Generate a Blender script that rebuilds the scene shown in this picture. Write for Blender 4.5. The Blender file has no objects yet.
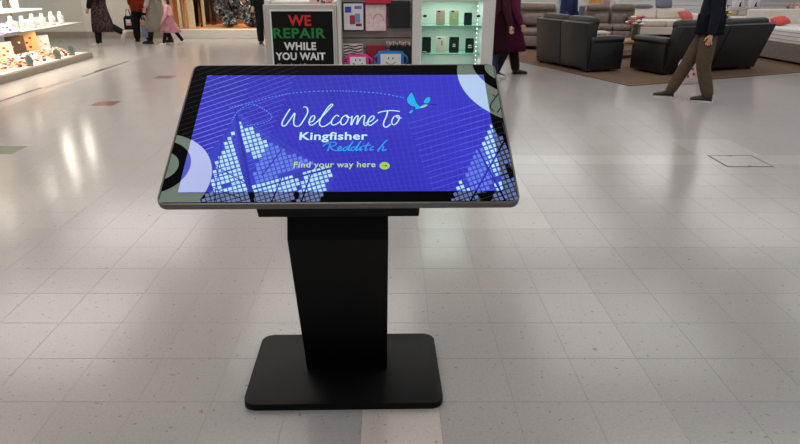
import bpy, bmesh, math, random
from mathutils import Vector, Matrix, Euler
random.seed(7)
PI = math.pi
scn = bpy.context.scene
COL = scn.collection

# ---------------------------------------------------------------- camera
F_PX, PITCH, CAM_H, CX, CY = 619.0, math.atan(249 / 619.0), 1.585, 388.0, 222.0
cam_d = bpy.data.cameras.new('camera')
cam_d.sensor_width = 36.0
cam_d.lens = 36.0 * F_PX / 800.0
cam_d.shift_x = (400.0 - CX) / 800.0
cam_d.clip_start, cam_d.clip_end = 0.05, 100
cam = bpy.data.objects.new('camera', cam_d)
COL.objects.link(cam)
cam.location = (0, 0, CAM_H)
cam.rotation_euler = (PI / 2 - PITCH, 0, 0)
scn.camera = cam

# ---------------------------------------------------------------- world, exposure
w = bpy.data.worlds.new('mall_daylight')
scn.world = w
w.use_nodes = True
w.node_tree.nodes['Background'].inputs[0].default_value = (0.93, 0.97, 1.0, 1)
w.node_tree.nodes['Background'].inputs[1].default_value = 0.26
scn.view_settings.view_transform = 'Standard'
scn.view_settings.look = 'None'
scn.view_settings.gamma = 1.0
scn.view_settings.use_curve_mapping = False
scn.view_settings.exposure = 0.0
LAMP_W = 40.0          # watts of one mall ceiling light
LAMPS = [(x, y) for x in (-6.0, -1.0, 4.0, 9.0) for y in (0.5, 5.0, 9.5, 14.0)] + [(4.6, 18.6), (9.0, 18.6)]  # the last two are unseen lamps added to brighten the furniture shop
CEIL = 4.3

# ---------------------------------------------------------------- calibrated sight lines (pixel -> point in the place)
cp_, sp_ = math.cos(PITCH), math.sin(PITCH)
def sight(px, py, axis, val):
    x, y = (px - CX) / F_PX, (CY - py) / F_PX
    d = Vector((x, cp_ + y * sp_, -sp_ + y * cp_)); o = Vector((0, 0, CAM_H))
    return o + d * ((val - o[axis]) / d[axis])
def flr(px, py, h=0.0): return sight(px, py, 2, h)
def oy(px, py, Y): return sight(px, py, 1, Y)
def ox(px, py, X): return sight(px, py, 0, X)

# ---------------------------------------------------------------- materials
def lin(c):
    out = []
    for v in c:
        v = v / 255.0
        out.append(v / 12.92 if v <= 0.04045 else ((v + 0.055) / 1.055) ** 2.4)
    return (*out, 1.0)
MATS = {}
def mat(name, rgb, rough=0.6, metal=0.0, var=0.06, scale=18.0, spec=0.5, bump=0.0, emit=0.0, coat=0.0, rgb2=None, detail=3.0):
    """a Principled material whose colour is broken up by a noise texture"""
    if name in MATS: return MATS[name]
    m = bpy.data.materials.new(name); m.use_nodes = True
    nt = m.node_tree; b = nt.nodes['Principled BSDF']
    tc = nt.nodes.new('ShaderNodeTexCoord'); nz = nt.nodes.new('ShaderNodeTexNoise')
    nz.inputs['Scale'].default_value = scale; nz.inputs['Detail'].default_value = detail
    nt.links.new(tc.outputs['Object'], nz.inputs['Vector'])
    cr = nt.nodes.new('ShaderNodeValToRGB')
    a = lin(rgb)
    if rgb2 is None:
        lo = tuple(max(0, v * (1 - var)) for v in a[:3]) + (1,); hi = tuple(min(1, v * (1 + var)) for v in a[:3]) + (1,)
    else: lo, hi = a, lin(rgb2)
    cr.color_ramp.elements[0].position = 0.35; cr.color_ramp.elements[1].position = 0.65
    cr.color_ramp.elements[0].color = lo; cr.color_ramp.elements[1].color = hi
    nt.links.new(nz.outputs['Fac'], cr.inputs['Fac'])
    nt.links.new(cr.outputs['Color'], b.inputs['Base Color'])
    b.inputs['Roughness'].default_value = rough; b.inputs['Metallic'].default_value = metal
    b.inputs['Specular IOR Level'].default_value = spec
    if coat: b.inputs['Coat Weight'].default_value = coat
    if emit:
        nt.links.new(cr.outputs['Color'], b.inputs['Emission Color']); b.inputs['Emission Strength'].default_value = emit
    if bump:
        bp = nt.nodes.new('ShaderNodeBump'); bp.inputs['Strength'].default_value = bump; bp.inputs['Distance'].default_value = 0.01
        nt.links.new(nz.outputs['Fac'], bp.inputs['Height']); nt.links.new(bp.outputs['Normal'], b.inputs['Normal'])
    MATS[name] = m
    return m
def screen_mat(name, rgb, strength=1.0, rgb2=None, var=0.04, scale=3.0):
    """what a lit display shows: dark glass that gives off the picture's colour"""
    if name in MATS: return MATS[name]
    m = mat(name, rgb, 0.45, var=var, scale=scale, emit=strength * .93, rgb2=rgb2, spec=0.12)
    nt = m.node_tree; b = nt.nodes['Principled BSDF']
    for l in list(b.inputs['Base Color'].links): nt.links.remove(l)
    b.inputs['Base Color'].default_value = (0.004, 0.004, 0.006, 1)
    return m
def glass_mat(name, tint=(235, 245, 240), fac=0.93):
    if name in MATS: return MATS[name]
    m = bpy.data.materials.new(name); m.use_nodes = True
    nt = m.node_tree
    for n in list(nt.nodes): nt.nodes.remove(n)
    o = nt.nodes.new('ShaderNodeOutputMaterial'); mx = nt.nodes.new('ShaderNodeMixShader')
    t = nt.nodes.new('ShaderNodeBsdfTransparent'); g = nt.nodes.new('ShaderNodeBsdfGlossy'); lw = nt.nodes.new('ShaderNodeLayerWeight')
    t.inputs[0].default_value = lin(tint); g.inputs['Roughness'].default_value = 0.03
    lw.inputs['Blend'].default_value = 0.08
    mt = nt.nodes.new('ShaderNodeMath'); mt.operation = 'MULTIPLY'; mt.inputs[1].default_value = (1 - fac) * 4
    nt.links.new(lw.outputs['Fresnel'], mt.inputs[0]); nt.links.new(mt.outputs[0], mx.inputs[0])
    nt.links.new(t.outputs[0], mx.inputs[1]); nt.links.new(g.outputs[0], mx.inputs[2]); nt.links.new(mx.outputs[0], o.inputs[0])
    MATS[name] = m
    return m

# ---------------------------------------------------------------- object helpers
ROOTM = {}
def link_obj(name, me, parent=None):
    o = bpy.data.objects.new(name, me); COL.objects.link(o)
    if parent is not None: o.parent = parent
    return o
def obj(name, bm, m, parent=None, smooth=False, world=False):
    """one mesh object from a bmesh; world=True when the bmesh was drawn in world space under a placed parent"""
    if world and parent is not None:
        bmesh.ops.transform(bm, matrix=total_matrix(parent).inverted(), verts=bm.verts)
    bmesh.ops.recalc_face_normals(bm, faces=bm.faces)
    me = bpy.data.meshes.new(name); bm.to_mesh(me); bm.free()
    for mm in (m if isinstance(m, (list, tuple)) else [m]): me.materials.append(mm)
    if smooth:
        for pl in me.polygons: pl.use_smooth = True
        if smooth is not True: me.set_sharp_from_angle(angle=smooth)
    return link_obj(name, me, parent)
def total_matrix(o):
    m = Matrix.Identity(4)
    while o is not None:
        m = Matrix.LocRotScale(o.location, o.rotation_euler, o.scale) @ m
        o = o.parent
    return m
def tag(o, label, cat=None, group=None, kind=None):
    if label: o['label'] = label
    if cat: o['category'] = cat
    if group: o['group'] = group
    if kind: o['kind'] = kind
    return o
def thing(name, label, cat, loc=(0, 0, 0), rz=0.0, group=None):
    o = bpy.data.objects.new(name, None); COL.objects.link(o)
    o.empty_display_size = 0.05
    o.location = loc; o.rotation_euler = (0, 0, rz)
    return tag(o, label, cat, group)
def struct(name, bm, m, label=None, parent=None, smooth=False):
    o = obj(name, bm, m, parent, smooth); o['kind'] = 'structure'
    if label: o['label'] = label
    return o
def NB(): return bmesh.new()
def box(bm, lo, hi, bev=0.0, seg=2, M=None):
    r = bmesh.ops.create_cube(bm, size=1.0)
    vs = r['verts']
    lo, hi = Vector(lo), Vector(hi); c, s = (lo + hi) / 2, hi - lo
    for v in vs: v.co = Vector((v.co.x * s.x, v.co.y * s.y, v.co.z * s.z)) + c
    if bev > 0:
        es = {e for v in vs for e in v.link_edges}
        rr = bmesh.ops.bevel(bm, geom=list(es), offset=min(bev, min(s) * 0.49), segments=seg, affect='EDGES', profile=0.5)
        vs = list({v for f_ in rr['faces'] for v in f_.verts} | {v for v in vs if v.is_valid})
    if M is not None:
        bmesh.ops.transform(bm, matrix=M, verts=[v for v in vs if v.is_valid])
    return bm
def prism(bm, pts, a, b, axis=0, bev=0.0, seg=2):
    """extrude a 2-D outline along an axis (0: outline in y,z; 1: in x,z; 2: in x,y)"""
    def P(q, t): return (t, q[0], q[1]) if axis == 0 else ((q[0], t, q[1]) if axis == 1 else (q[0], q[1], t))
    v0 = [bm.verts.new(P(q, a)) for q in pts]; v1 = [bm.verts.new(P(q, b)) for q in pts]
    n = len(pts); fs = [bm.faces.new(v0), bm.faces.new(v1[::-1])]
    for i in range(n): fs.append(bm.faces.new((v0[i], v0[(i + 1) % n], v1[(i + 1) % n], v1[i])))
    if bev:
        es = list({e for f_ in fs[:2] for e in f_.edges})
        bmesh.ops.bevel(bm, geom=es, offset=bev, segments=seg, affect='EDGES', profile=0.5)
    return bm
def round_rect(w_, h_, r, n=6, cx=0.0, cy=0.0):
    pts = []
    for (sx, sy, a0) in ((1, 1, 0), (-1, 1, 90), (-1, -1, 180), (1, -1, 270)):
        for i in range(n + 1):
            a = math.radians(a0 + 90 * i / n)
            pts.append((cx + sx * (w_ / 2 - r) + r * math.cos(a), cy + sy * (h_ / 2 - r) + r * math.sin(a)))
    return pts
def tube(bm, path, rad, n=8, cap=True):
    path = [Vector(q) for q in path]; rings = []
    rs = rad if isinstance(rad, (list, tuple)) else [rad] * len(path)
    for i, q in enumerate(path):
        t = (path[min(i + 1, len(path) - 1)] - path[max(i - 1, 0)]).normalized()
        up = Vector((0, 0, 1)) if abs(t.z) < 0.9 else Vector((1, 0, 0))
        a = t.cross(up).normalized(); b = a.cross(t).normalized()
        rings.append([bm.verts.new(q + (a * math.cos(2 * PI * k / n) + b * math.sin(2 * PI * k / n)) * rs[i]) for k in range(n)])
    for r0, r1 in zip(rings, rings[1:]):
        for k in range(n): bm.faces.new((r0[k], r0[(k + 1) % n], r1[(k + 1) % n], r1[k]))
    if cap: bm.faces.new(rings[0][::-1]); bm.faces.new(rings[-1])
    return bm
def loft(bm, rings, n=20, cap=True):
    """rings: (cx, cy, z, rx, ry)"""
    R = [[bm.verts.new((cx + rx * math.cos(2 * PI * k / n), cy + ry * math.sin(2 * PI * k / n), z)) for k in range(n)] for (cx, cy, z, rx, ry) in rings]
    for r0, r1 in zip(R, R[1:]):
        for k in range(n): bm.faces.new((r0[k], r0[(k + 1) % n], r1[(k + 1) % n], r1[k]))
    if cap: bm.faces.new(R[0][::-1]); bm.faces.new(R[-1])
    return bm
def ball(bm, c, r, u=12, v=8, M=None):
    rr = bmesh.ops.create_uvsphere(bm, u_segments=u, v_segments=v, radius=1.0)
    r = r if isinstance(r, (list, tuple)) else (r, r, r)
    mm = Matrix.Translation(Vector(c)) @ (M or Matrix.Identity(4)) @ Matrix.Diagonal((*r, 1))
    bmesh.ops.transform(bm, matrix=mm, verts=rr['verts'])
    return bm
def pillow_bm(w_, h_, t_, n=10):
    bm = NB(); g = []
    for side in (1, -1):
        rows = []
        for i in range(n + 1):
            row = []
            for j in range(n + 1):
                u, v = 2 * i / n - 1, 2 * j / n - 1
                k = 1 - 0.07 * (1 - abs(abs(u) - abs(v)))* (1 if max(abs(u), abs(v)) > .6 else 0)
                z = side * t_ / 2 * ((1 - u ** 4) * (1 - v ** 4)) ** 0.5
                row.append(bm.verts.new((u * w_ / 2 * k, v * h_ / 2 * k, z)))
            rows.append(row)
        for i in range(n):
            for j in range(n):
                bm.faces.new((rows[i][j], rows[i + 1][j], rows[i + 1][j + 1], rows[i][j + 1]))
    bmesh.ops.remove_doubles(bm, verts=bm.verts, dist=1e-5)
    return bm
def text_bm(s, w_, h_, bold=0.0, spacing=1.0):
    """lettering as a flat mesh fitted to a w x h box whose lower left corner is the origin"""
    cu = bpy.data.curves.new('lettering', 'FONT'); cu.body = s; cu.size = 1.0; cu.offset = bold; cu.space_character = spacing
    cu.resolution_u = 3
    o = bpy.data.objects.new('lettering', cu); COL.objects.link(o)
    bpy.context.view_layer.update()
    dg = bpy.context.evaluated_depsgraph_get()
    me = bpy.data.meshes.new_from_object(o.evaluated_get(dg))
    bpy.data.objects.remove(o); bpy.data.curves.remove(cu)
    bm = NB(); bm.from_mesh(me); bpy.data.meshes.remove(me)
    xs = [v.co.x for v in bm.verts]; ys = [v.co.y for v in bm.verts]
    x0, x1, y0, y1 = min(xs), max(xs), min(ys), max(ys)
    for v in bm.verts: v.co = Vector(((v.co.x - x0) / (x1 - x0) * w_, (v.co.y - y0) / (y1 - y0) * h_, 0))
    return bm
def area_light(name, loc, size, power, color=(1, 1, 1), rot=(0, 0, 0), parent=None, sy=None, spread=PI):
    l = bpy.data.lights.new(name, 'AREA'); l.energy = power; l.color = color
    l.shape = 'RECTANGLE'; l.spread = spread; l.size = size; l.size_y = sy or size
    o = bpy.data.objects.new(name, l); COL.objects.link(o); o.location = loc; o.rotation_euler = rot
    if parent: o.parent = parent
    return o

# ================================================================ THE SETTING
TS = 0.30
X0T, Y0T = 1.10, 2.02
def tile_nodes(name, rgb, warm=0.0, joint=False):
    m = bpy.data.materials.new(name); m.use_nodes = True
    nt = m.node_tree; b = nt.nodes['Principled BSDF']; N = nt.nodes.new; L = nt.links.new
    geo = N('ShaderNodeNewGeometry')
    # one tone per tile
    mp = N('ShaderNodeVectorMath'); mp.operation = 'SUBTRACT'; mp.inputs[1].default_value = (X0T, Y0T, 0); L(geo.outputs['Position'], mp.inputs[0])
    sc = N('ShaderNodeVectorMath'); sc.operation = 'MULTIPLY'; sc.inputs[1].default_value = (1 / TS, 1 / TS, 0); L(mp.outputs[0], sc.inputs[0])
    fl = N('ShaderNodeVectorMath'); fl.operation = 'FLOOR'; L(sc.outputs[0], fl.inputs[0])
    wn = N('ShaderNodeTexWhiteNoise'); wn.noise_dimensions = '2D'; L(fl.outputs[0], wn.inputs['Vector'])
    # broad wear, fine terrazzo grain, dark specks
    n1 = N('ShaderNodeTexNoise'); n1.inputs['Scale'].default_value = 0.9; n1.inputs['Detail'].default_value = 1; L(geo.outputs['Position'], n1.inputs['Vector'])
    n2 = N('ShaderNodeTexNoise'); n2.inputs['Scale'].default_value = 95; n2.inputs['Detail'].default_value = 4; n2.inputs['Roughness'].default_value = 0.7; L(geo.outputs['Position'], n2.inputs['Vector'])
    n3 = N('ShaderNodeTexNoise'); n3.inputs['Scale'].default_value = 42; n3.inputs['Detail'].default_value = 2; L(geo.outputs['Position'], n3.inputs['Vector'])
    def mr(src, a, b_, c, d):
        q = N('ShaderNodeMapRange'); q.inputs[1].default_value = a; q.inputs[2].default_value = b_; q.inputs[3].default_value = c; q.inputs[4].default_value = d
        L(src, q.inputs[0]); return q.outputs[0]
    def mul(a, b_):
        q = N('ShaderNodeMath'); q.operation = 'MULTIPLY'; L(a, q.inputs[0]); L(b_, q.inputs[1]); return q.outputs[0]
    k = mul(mr(wn.outputs['Value'], 0, 1, 0.985, 1.015), mr(n1.outputs['Fac'], 0.25, 0.75, 0.985, 1.015))
    k = mul(k, mr(n2.outputs['Fac'], 0.3, 0.7, 0.91, 1.09))
    k = mul(k, mr(n3.outputs['Fac'], 0.665, 0.72, 1.0, 0.62))
    hs = N('ShaderNodeVectorMath'); hs.operation = 'SCALE'; hs.inputs[0].default_value = lin(rgb)[:3]; L(k, hs.inputs['Scale'])
    L(hs.outputs[0], b.inputs['Base Color'])
    b.inputs['Roughness'].default_value = 0.18
    b.inputs['Specular IOR Level'].default_value = 0.5
    return m
M_TILE = tile_nodes('terrazzo_tile', (169, 165, 164))
M_PALE = tile_nodes('pale_terrazzo_tile', (179, 175, 173))
M_DUSK = tile_nodes('grey_terrazzo_tile', (162, 159, 158))
M_BRIGHT = tile_nodes('bright_terrazzo_tile', (198, 189, 184))
M_TERRA = tile_nodes('terracotta_tile', (140, 92, 76))
M_SAGE = tile_nodes('sage_tile', (112, 122, 108))
M_TAUPE = tile_nodes('taupe_tile', (128, 112, 104))
M_GROUT = mat('grout', (162, 158, 155), 0.5)
TILE_MATS = [M_TILE, M_PALE, M_DUSK, M_TERRA, M_SAGE, M_TAUPE, M_BRIGHT]
ACC = {}
def tile_kind(i, j):
    """i, j: tile column and row; column 0 starts at x=X0T"""
    if (i, j) in ACC: return ACC[(i, j)]
    x, y = X0T + (i + .5) * TS, Y0T + (j + .5) * TS
    if j == 11 and x > 0.3: return 1
    if -0.1 < x < 0.2 and y < 2.02: return 6
    if 0.2 < x < 1.1 and 3.8 < y < 5.3: return 1
    if 2.9 < x < 3.5 and 5.6 < y < 6.2: return 1
    if x < -5.0: return 1
    if x > 1.1 and 1.7 < y < 3.5: return 2
    return 0
IX = range(-34, 44); JY = range(-6, 62)
bm = NB(); box(bm, (X0T + IX[0] * TS, Y0T + JY[0] * TS, -0.06), (X0T + (IX[-1] + 1) * TS, Y0T + (JY[-1] + 1) * TS, -0.0012))
floor = struct('floor', bm, M_GROUT, 'pale grey-beige polished terrazzo tile floor of the shopping mall')
HATCH = (2.99, 5.24, 3.40, 5.605)
g = 0.0006
tile_me = []
for k, mm in enumerate(TILE_MATS):
    bm = NB(); box(bm, (g, g, -0.008), (TS - g, TS - g, 0.0), bev=0.0008, seg=1)
    me = bpy.data.meshes.new('tile'); bm.to_mesh(me); bm.free(); me.materials.append(mm); tile_me.append(me)
def cam_px(P):
    q = Vector(P) - Vector((0, 0, CAM_H)); z = q.y * cp_ - q.z * sp_; y = q.y * sp_ + q.z * cp_
    if z < 0.2: return None
    return CX + F_PX * q.x / z, CY - F_PX * y / z, z
cand = []
for i in IX:
    for j in JY:
        x, y = X0T + (i + .5) * TS, Y0T + (j + .5) * TS
        q = cam_px((x, y, 0))
        if not q or not (-25 < q[0] < 825 and 0 < q[1] < 475): continue
        if abs(x + .17) < .25 and 2.1 < y < 2.4: continue
        if 200 < q[0] < 480 and 80 < q[1] < 190: continue
        cand.append((q[2], i, j))
cand.sort()
near = {(i, j) for _, i, j in cand[:297]} | {k for k in ACC}
for (i, j) in sorted(near):
    o = link_obj('tile', tile_me[tile_kind(i, j)], floor)
    o.location = (X0T + i * TS, Y0T + j * TS, 0)
bm = NB()
for i in IX:
    for j in JY:
        if (i, j) in near: continue
        x, y = X0T + i * TS, Y0T + j * TS
        vs = [bm.verts.new((x + a, y + b_, z)) for z in (-0.008, 0) for a, b_ in ((g, g), (TS - g, g), (TS - g, TS - g), (g, TS - g))]
        k = tile_kind(i, j)
        for q in ((4, 5, 6, 7), (0, 1, 5, 4), (1, 2, 6, 5), (2, 3, 7, 6), (3, 0, 4, 7)):
            f_ = bm.faces.new([vs[t] for t in q]); f_.material_index = k
o = obj('tile_field', bm, TILE_MATS, floor); o['kind'] = 'stuff'
for (x, y, mm) in ((-3.70, 8.10, M_TERRA), (-3.70, 5.80, M_SAGE), (-3.66, 10.32, M_TAUPE)):
    bm = NB(); box(bm, (x - .148, y - .148, -.006), (x + .148, y + .148, .0006), bev=.0004, seg=1); obj('accent_tile', bm, mm, floor)
# movement joint along the shop fronts and small floor scars
M_JOINT = mat('dark_joint', (74, 62, 54), 0.7, var=0.4, scale=9)
M_JOINT2 = mat('terracotta_joint', (150, 108, 88), 0.6, var=0.2)
for (ya, yb, mm, dx) in ((8.2, 9.3, M_JOINT, 0), (9.3, 10.2, M_JOINT2, 0), (10.35, 12.3, M_JOINT, 0.0), (10.9, 11.3, M_JOINT, -0.07)):
    bm = NB(); box(bm, (-5.19 + (ya - 8.2) * .06 + dx, ya, 0.0), (-5.14 + (ya - 8.2) * .06 + dx, yb, 0.0015))
    obj('movement_joint', bm, mm, floor)
# floor access hatch
hx0, hy0, hx1, hy1 = HATCH
hatch = thing('floor_hatch', 'square floor access hatch outlined by a thin dark metal rim', 'hatch', ((hx0 + hx1) / 2, (hy0 + hy1) / 2, 0))
M_RIM = mat('hatch_rim', (96, 90, 86), 0.5, metal=0.5)
bm = NB(); box(bm, (hx0 + .012, hy0 + .012, 0.0002), (hx1 - .012, hy1 - .012, 0.0022)); obj('hatch_plate', bm, M_PALE, hatch, world=True)
for a, b_ in (((hx0, hy0), (hx1, hy0 + .012)), ((hx0, hy1 - .012), (hx1, hy1)), ((hx0, hy0), (hx0 + .012, hy1)), ((hx1 - .012, hy0), (hx1, hy1))):
    bm = NB(); box(bm, (*a, 0.0002), (*b_, 0.0032)); obj('rim_bar', bm, M_RIM, hatch, world=True)
for (x, y) in ((3.2, hy0 + .02), (3.19, hy1 - .02)):
    bm = NB(); loft(bm, [(x, y, 0.001, .016, .012), (x, y, 0.0036, .016, .012)], n=10); obj('lifting_hole', bm, mat('hole_dark', (60, 55, 52), 0.7), hatch, world=True)

# walls and ceiling
M_CREAM = mat('cream_plaster', (232, 225, 213), 0.6, var=0.03, scale=2)
M_WHITE = mat('white_plaster', (222, 222, 220), 0.7, var=0.03, scale=2)
M_SKIRT = mat('taupe_skirting', (170, 155, 140), 0.45, var=0.05)
WY = 16.9
bm = NB(); box(bm, (-11.5, WY, 0), (-5.7, WY + .25, CEIL)); struct('wall_back', bm, M_CREAM, 'cream plastered wall behind the walking shoppers')
bm = NB(); box(bm, (-11.5, WY - .03, 0), (-5.7, WY, .16)); struct('baseboard_back', bm, M_SKIRT, 'taupe skirting along the cream wall')
bm = NB(); box(bm, (0.4, WY, 0), (2.3, WY + .25, CEIL)); struct('wall_pier', bm, M_CREAM, 'cream pier behind the phone stall')
bm = NB(); box(bm, (2.2, 20.6, 0), (14.2, 20.8, CEIL)); fw = struct('wall_furniture_shop', bm, M_WHITE, 'white slatted rear wall of the furniture shop')
bm = NB(); box(bm, (2.15, WY, 0), (2.3, 20.6, CEIL)); struct('wall_furniture_side', bm, M_WHITE, 'white side wall of the furniture shop')
for k in range(14):
    bm = NB(); box(bm, (2.35, 20.572, .12 + k * .13), (14.2, 20.6, .235 + k * .13), bev=.006, seg=1); obj('wall_slat', bm, M_WHITE, fw)
bm = NB(); box(bm, (-11.7, -8, CEIL), (14.4, 20.9, CEIL + .15)); struct('ceiling', bm, M_WHITE, 'white mall ceiling')
# brown carpet of the furniture shop, laid at an angle
U = Vector((0.927, 0.374, 0)); V = Vector((-0.374, 0.927, 0))
C0 = Vector((3.659, 9.45, 0))
M_CARPET = mat('brown_carpet', (108, 88, 74), 0.95, var=0.14, scale=60, spec=0.1, bump=0.3)
M_TRIMSTRIP = mat('carpet_edge', (95, 70, 52), 0.5)
bm = NB()
pts = [C0, C0 + U * 11, Vector((13.86, 20.4, 0)), Vector((2.32, 20.4, 0)), Vector((2.32, 16.86, 0)), C0 + V * 7.98]
v0 = [bm.verts.new((q.x, min(q.y, 20.4), 0.0005)) for q in pts]; v1 = [bm.verts.new((q.x, min(q.y, 20.4), 0.009)) for q in pts]
bm.faces.new(v1); bm.faces.new(v0[::-1])
for i in range(6): bm.faces.new((v0[i], v0[(i + 1) % 6], v1[(i + 1) % 6], v1[i]))
carpet = tag(obj('carpet', bm, M_CARPET), 'brown shop carpet laid at an angle under the sofas', 'carpet')
for (a, b_) in ((C0, C0 + U * 11), (C0, C0 + V * 7.9)):
    d = (b_ - a).normalized(); n_ = Vector((-d.y, d.x, 0)) * .018
    bm = NB(); vs = [bm.verts.new(q + Vector((0, 0, z))) for z in (0.0, 0.012) for q in (a - n_, b_ - n_, b_ + n_, a + n_)]
    for q in ((4, 5, 6, 7), (0, 1, 5, 4), (1, 2, 6, 5), (2, 3, 7, 6), (3, 0, 4, 7)): bm.faces.new([vs[t] for t in q])
    obj('edge_strip', bm, M_TRIMSTRIP, carpet)
# ceiling lights
M_DIFF = mat('lamp_diffuser', (255, 250, 242), 0.5, emit=0.8, var=0.0)
for k, (x, y) in enumerate(LAMPS):
    t = thing('ceiling_light', 'square white ceiling light panel, %s along and %s across the mall ceiling' % (('first', 'second', 'third', 'fourth')[k % 4], ('left', 'mid left', 'mid right', 'right', 'added furniture shop fill')[k // 4]), 'light', (x, y, CEIL), 0, 'mall ceiling lights')
    bm = NB(); box(bm, (-1.56, -1.56, -.06), (1.56, 1.56, 0), bev=.01); obj('housing', bm, M_WHITE, t)
    bm = NB(); box(bm, (-1.5, -1.5, -.068), (1.5, 1.5, -.061)); obj('diffuser', bm, M_DIFF, t)
    col = (1.0, 0.94, 0.90) if x < -2 else ((1.0, 0.98, 0.97) if x < 2 else (0.97, 0.98, 1.0))
    area_light('lamp', (0, 0, -.08), 3.0, LAMP_W * (1.2 if y > 18 else 0.62 if x > 2 and y > 9 else (0.3 if y < 1 else (1.4 if x < -2 and y > 9 else (0.82 if x < -2 else 0.97)))), col, parent=t)

# ================================================================ INFORMATION TOTEM
M_BLACK = mat('black_powder_coat', (9, 9, 10), 0.5, var=0.12, scale=160, bump=0.04, spec=0.18)
M_ALU = mat('brushed_aluminium', (122, 120, 118), 0.38, metal=0.85, var=0.05, scale=60)
M_BEZEL = mat('black_glass_border', (7, 7, 9), 0.5, var=0.1, scale=30, spec=0.02)
KX, KY, KR = -0.170, 2.2, math.radians(1.0)
kiosk = thing('information_totem', 'black freestanding touchscreen totem with a wide tilted blue welcome display', 'kiosk', (KX, KY, 0), KR)
# base plate
bm = NB(); prism(bm, round_rect(.785, .50, .045, 7, -.008, .022), 0.0, .030, axis=2, bev=.004)
obj('base_plate', bm, M_BLACK, kiosk, smooth=0.5)
# folded column (side outline: y relative to the totem, z)
col_o = [(2.205, .030), (1.908, .753), (1.985, .945), (2.13, 1.03), (2.07, .742), (2.352, .030)]
bm = NB(); prism(bm, [(a - KY, b_) for a, b_ in col_o], -.170 - .004, .170 - .004, axis=0, bev=.004)
obj('column', bm, M_BLACK, kiosk)
# tilted display head: local frame s (right), t (up the slope), n (out of the glass)
SW, SH = 1.122, 0.672
TILT = math.radians(30.5)
P0 = Vector((0.012, 1.786 - KY, .927))            # middle of the lower edge of the glass
MP = Matrix.Translation(P0) @ Matrix.Rotation(TILT, 4, 'X')
MW = Matrix.LocRotScale(kiosk.location, kiosk.rotation_euler, (1, 1, 1)) @ MP
def head(name, bm, m, smooth=False, parent=None):
    bmesh.ops.transform(bm, matrix=MP, verts=bm.verts)
    return obj(name, bm, m, parent or kiosk, smooth)
bm = NB(); prism(bm, round_rect(SW, SH, .026, 6, 0, SH / 2), -.024, 0.0, axis=2, bev=.003); head('screen_frame', bm, M_ALU, 0.5)
bm = NB(); box(bm, (-.267, .03, -.105), (.253, .44, -.0235), bev=.004); head('mounting_box', bm, M_BLACK)
def PS(px, py):
    """pixel of the photograph -> (s, t) on the glass"""
    o = Vector((0, 0, CAM_H)); x, y = (px - CX) / F_PX, (CY - py) / F_PX
    d = Vector((x, cp_ + y * sp_, -sp_ + y * cp_)); iv = MW.inverted()
    o, d = iv @ o, iv.to_3x3() @ d
    q = o + d * (-o.z / d.z)
    return (q.x, q.y)
def clip(poly, x0, y0, x1, y1):
    for ax, val, sg in ((0, x0, 1), (0, x1, -1), (1, y0, 1), (1, y1, -1)):
        out = []
        for i in range(len(poly)):
            a, b_ = poly[i - 1], poly[i]; ia, ib = (a[ax] - val) * sg >= 0, (b_[ax] - val) * sg >= 0
            if ia != ib:
                k = (val - a[ax]) / (b_[ax] - a[ax]); out.append((a[0] + k * (b_[0] - a[0]), a[1] + k * (b_[1] - a[1])))
            if ib: out.append(b_)
        poly = out
        if len(poly) < 3: return []
    return poly
bd = .008
OUT = (-SW / 2 + bd, bd, SW / 2 - bd, SH - bd)
q0, q1, q2, q3 = PS(208.6, 75.5), PS(484, 75.7), PS(177, 192), PS(502.5, 192)
DISP = ((q0[0] + q2[0]) / 2, (q2[1] + q3[1]) / 2, (q1[0] + q3[0]) / 2, (q0[1] + q1[1]) / 2)
bm = NB(); prism(bm, round_rect(SW - .012, SH - .012, .022, 6, 0, SH / 2), 0.0, .0012, axis=2)
bezel = head('glass_border', bm, M_BEZEL)
M_BLUE = screen_mat('screen_blue', (40, 36, 176), 1.0, rgb2=(54, 54, 202), scale=2.2)
bm = NB(); box(bm, (DISP[0], DISP[1], .0012), (DISP[2], DISP[3], .0024)); disp = head('display', bm, M_BLUE)
disp['label'] = 'lit blue welcome screen'
def art(name, polys, m, z, rect, parent, label=None, split=False):
    if split:
        for p_ in polys: art(name, [p_], m, z, rect, parent, label)
        return
    bm = NB()
    for p_ in polys:
        p_ = clip(p_, *rect)
        if len(p_) >= 3:
            try: bm.faces.new([bm.verts.new((q[0], q[1], z)) for q in p_])
            except ValueError: pass
    if not bm.verts: bm.free(); return None
    bmesh.ops.transform(bm, matrix=MP, verts=bm.verts)
    o = obj(name, bm, m, parent)
    if label: o['label'] = label
    if len(polys) > 12 and 'lettering' not in name: o['kind'] = 'stuff'
    return o
ZB, ZD = .0014, .0026
def circle3(a, b_, c):
    (ax, ay), (bx, by), (cx, cy) = a, b_, c
    d = 2 * (ax * (by - cy) + bx * (cy - ay) + cx * (ay - by))
    ux = ((ax * ax + ay * ay) * (by - cy) + (bx * bx + by * by) * (cy - ay) + (cx * cx + cy * cy) * (ay - by)) / d
    uy = ((ax * ax + ay * ay) * (cx - bx) + (bx * bx + by * by) * (ax - cx) + (cx * cx + cy * cy) * (bx - ax)) / d
    return ux, uy, math.hypot(ax - ux, ay - uy)
def disc(c, n=64): return [(c[0] + c[2] * math.cos(2 * PI * k / n), c[1] + c[2] * math.sin(2 * PI * k / n)) for k in range(n)]
M_SAGEP = mat('sage_print', (126, 146, 132), 0.4, var=0.02)
M_BLACKP = mat('black_print', (6, 6, 8), 0.5, var=0.02, spec=0.02)
M_LAV = screen_mat('screen_lavender', (186, 196, 244), 0.95)
M_SKYP = screen_mat('screen_pale_blue', (188, 214, 250), 0.95)
M_PERI = screen_mat('screen_periwinkle', (84, 92, 200), 0.95)
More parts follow.
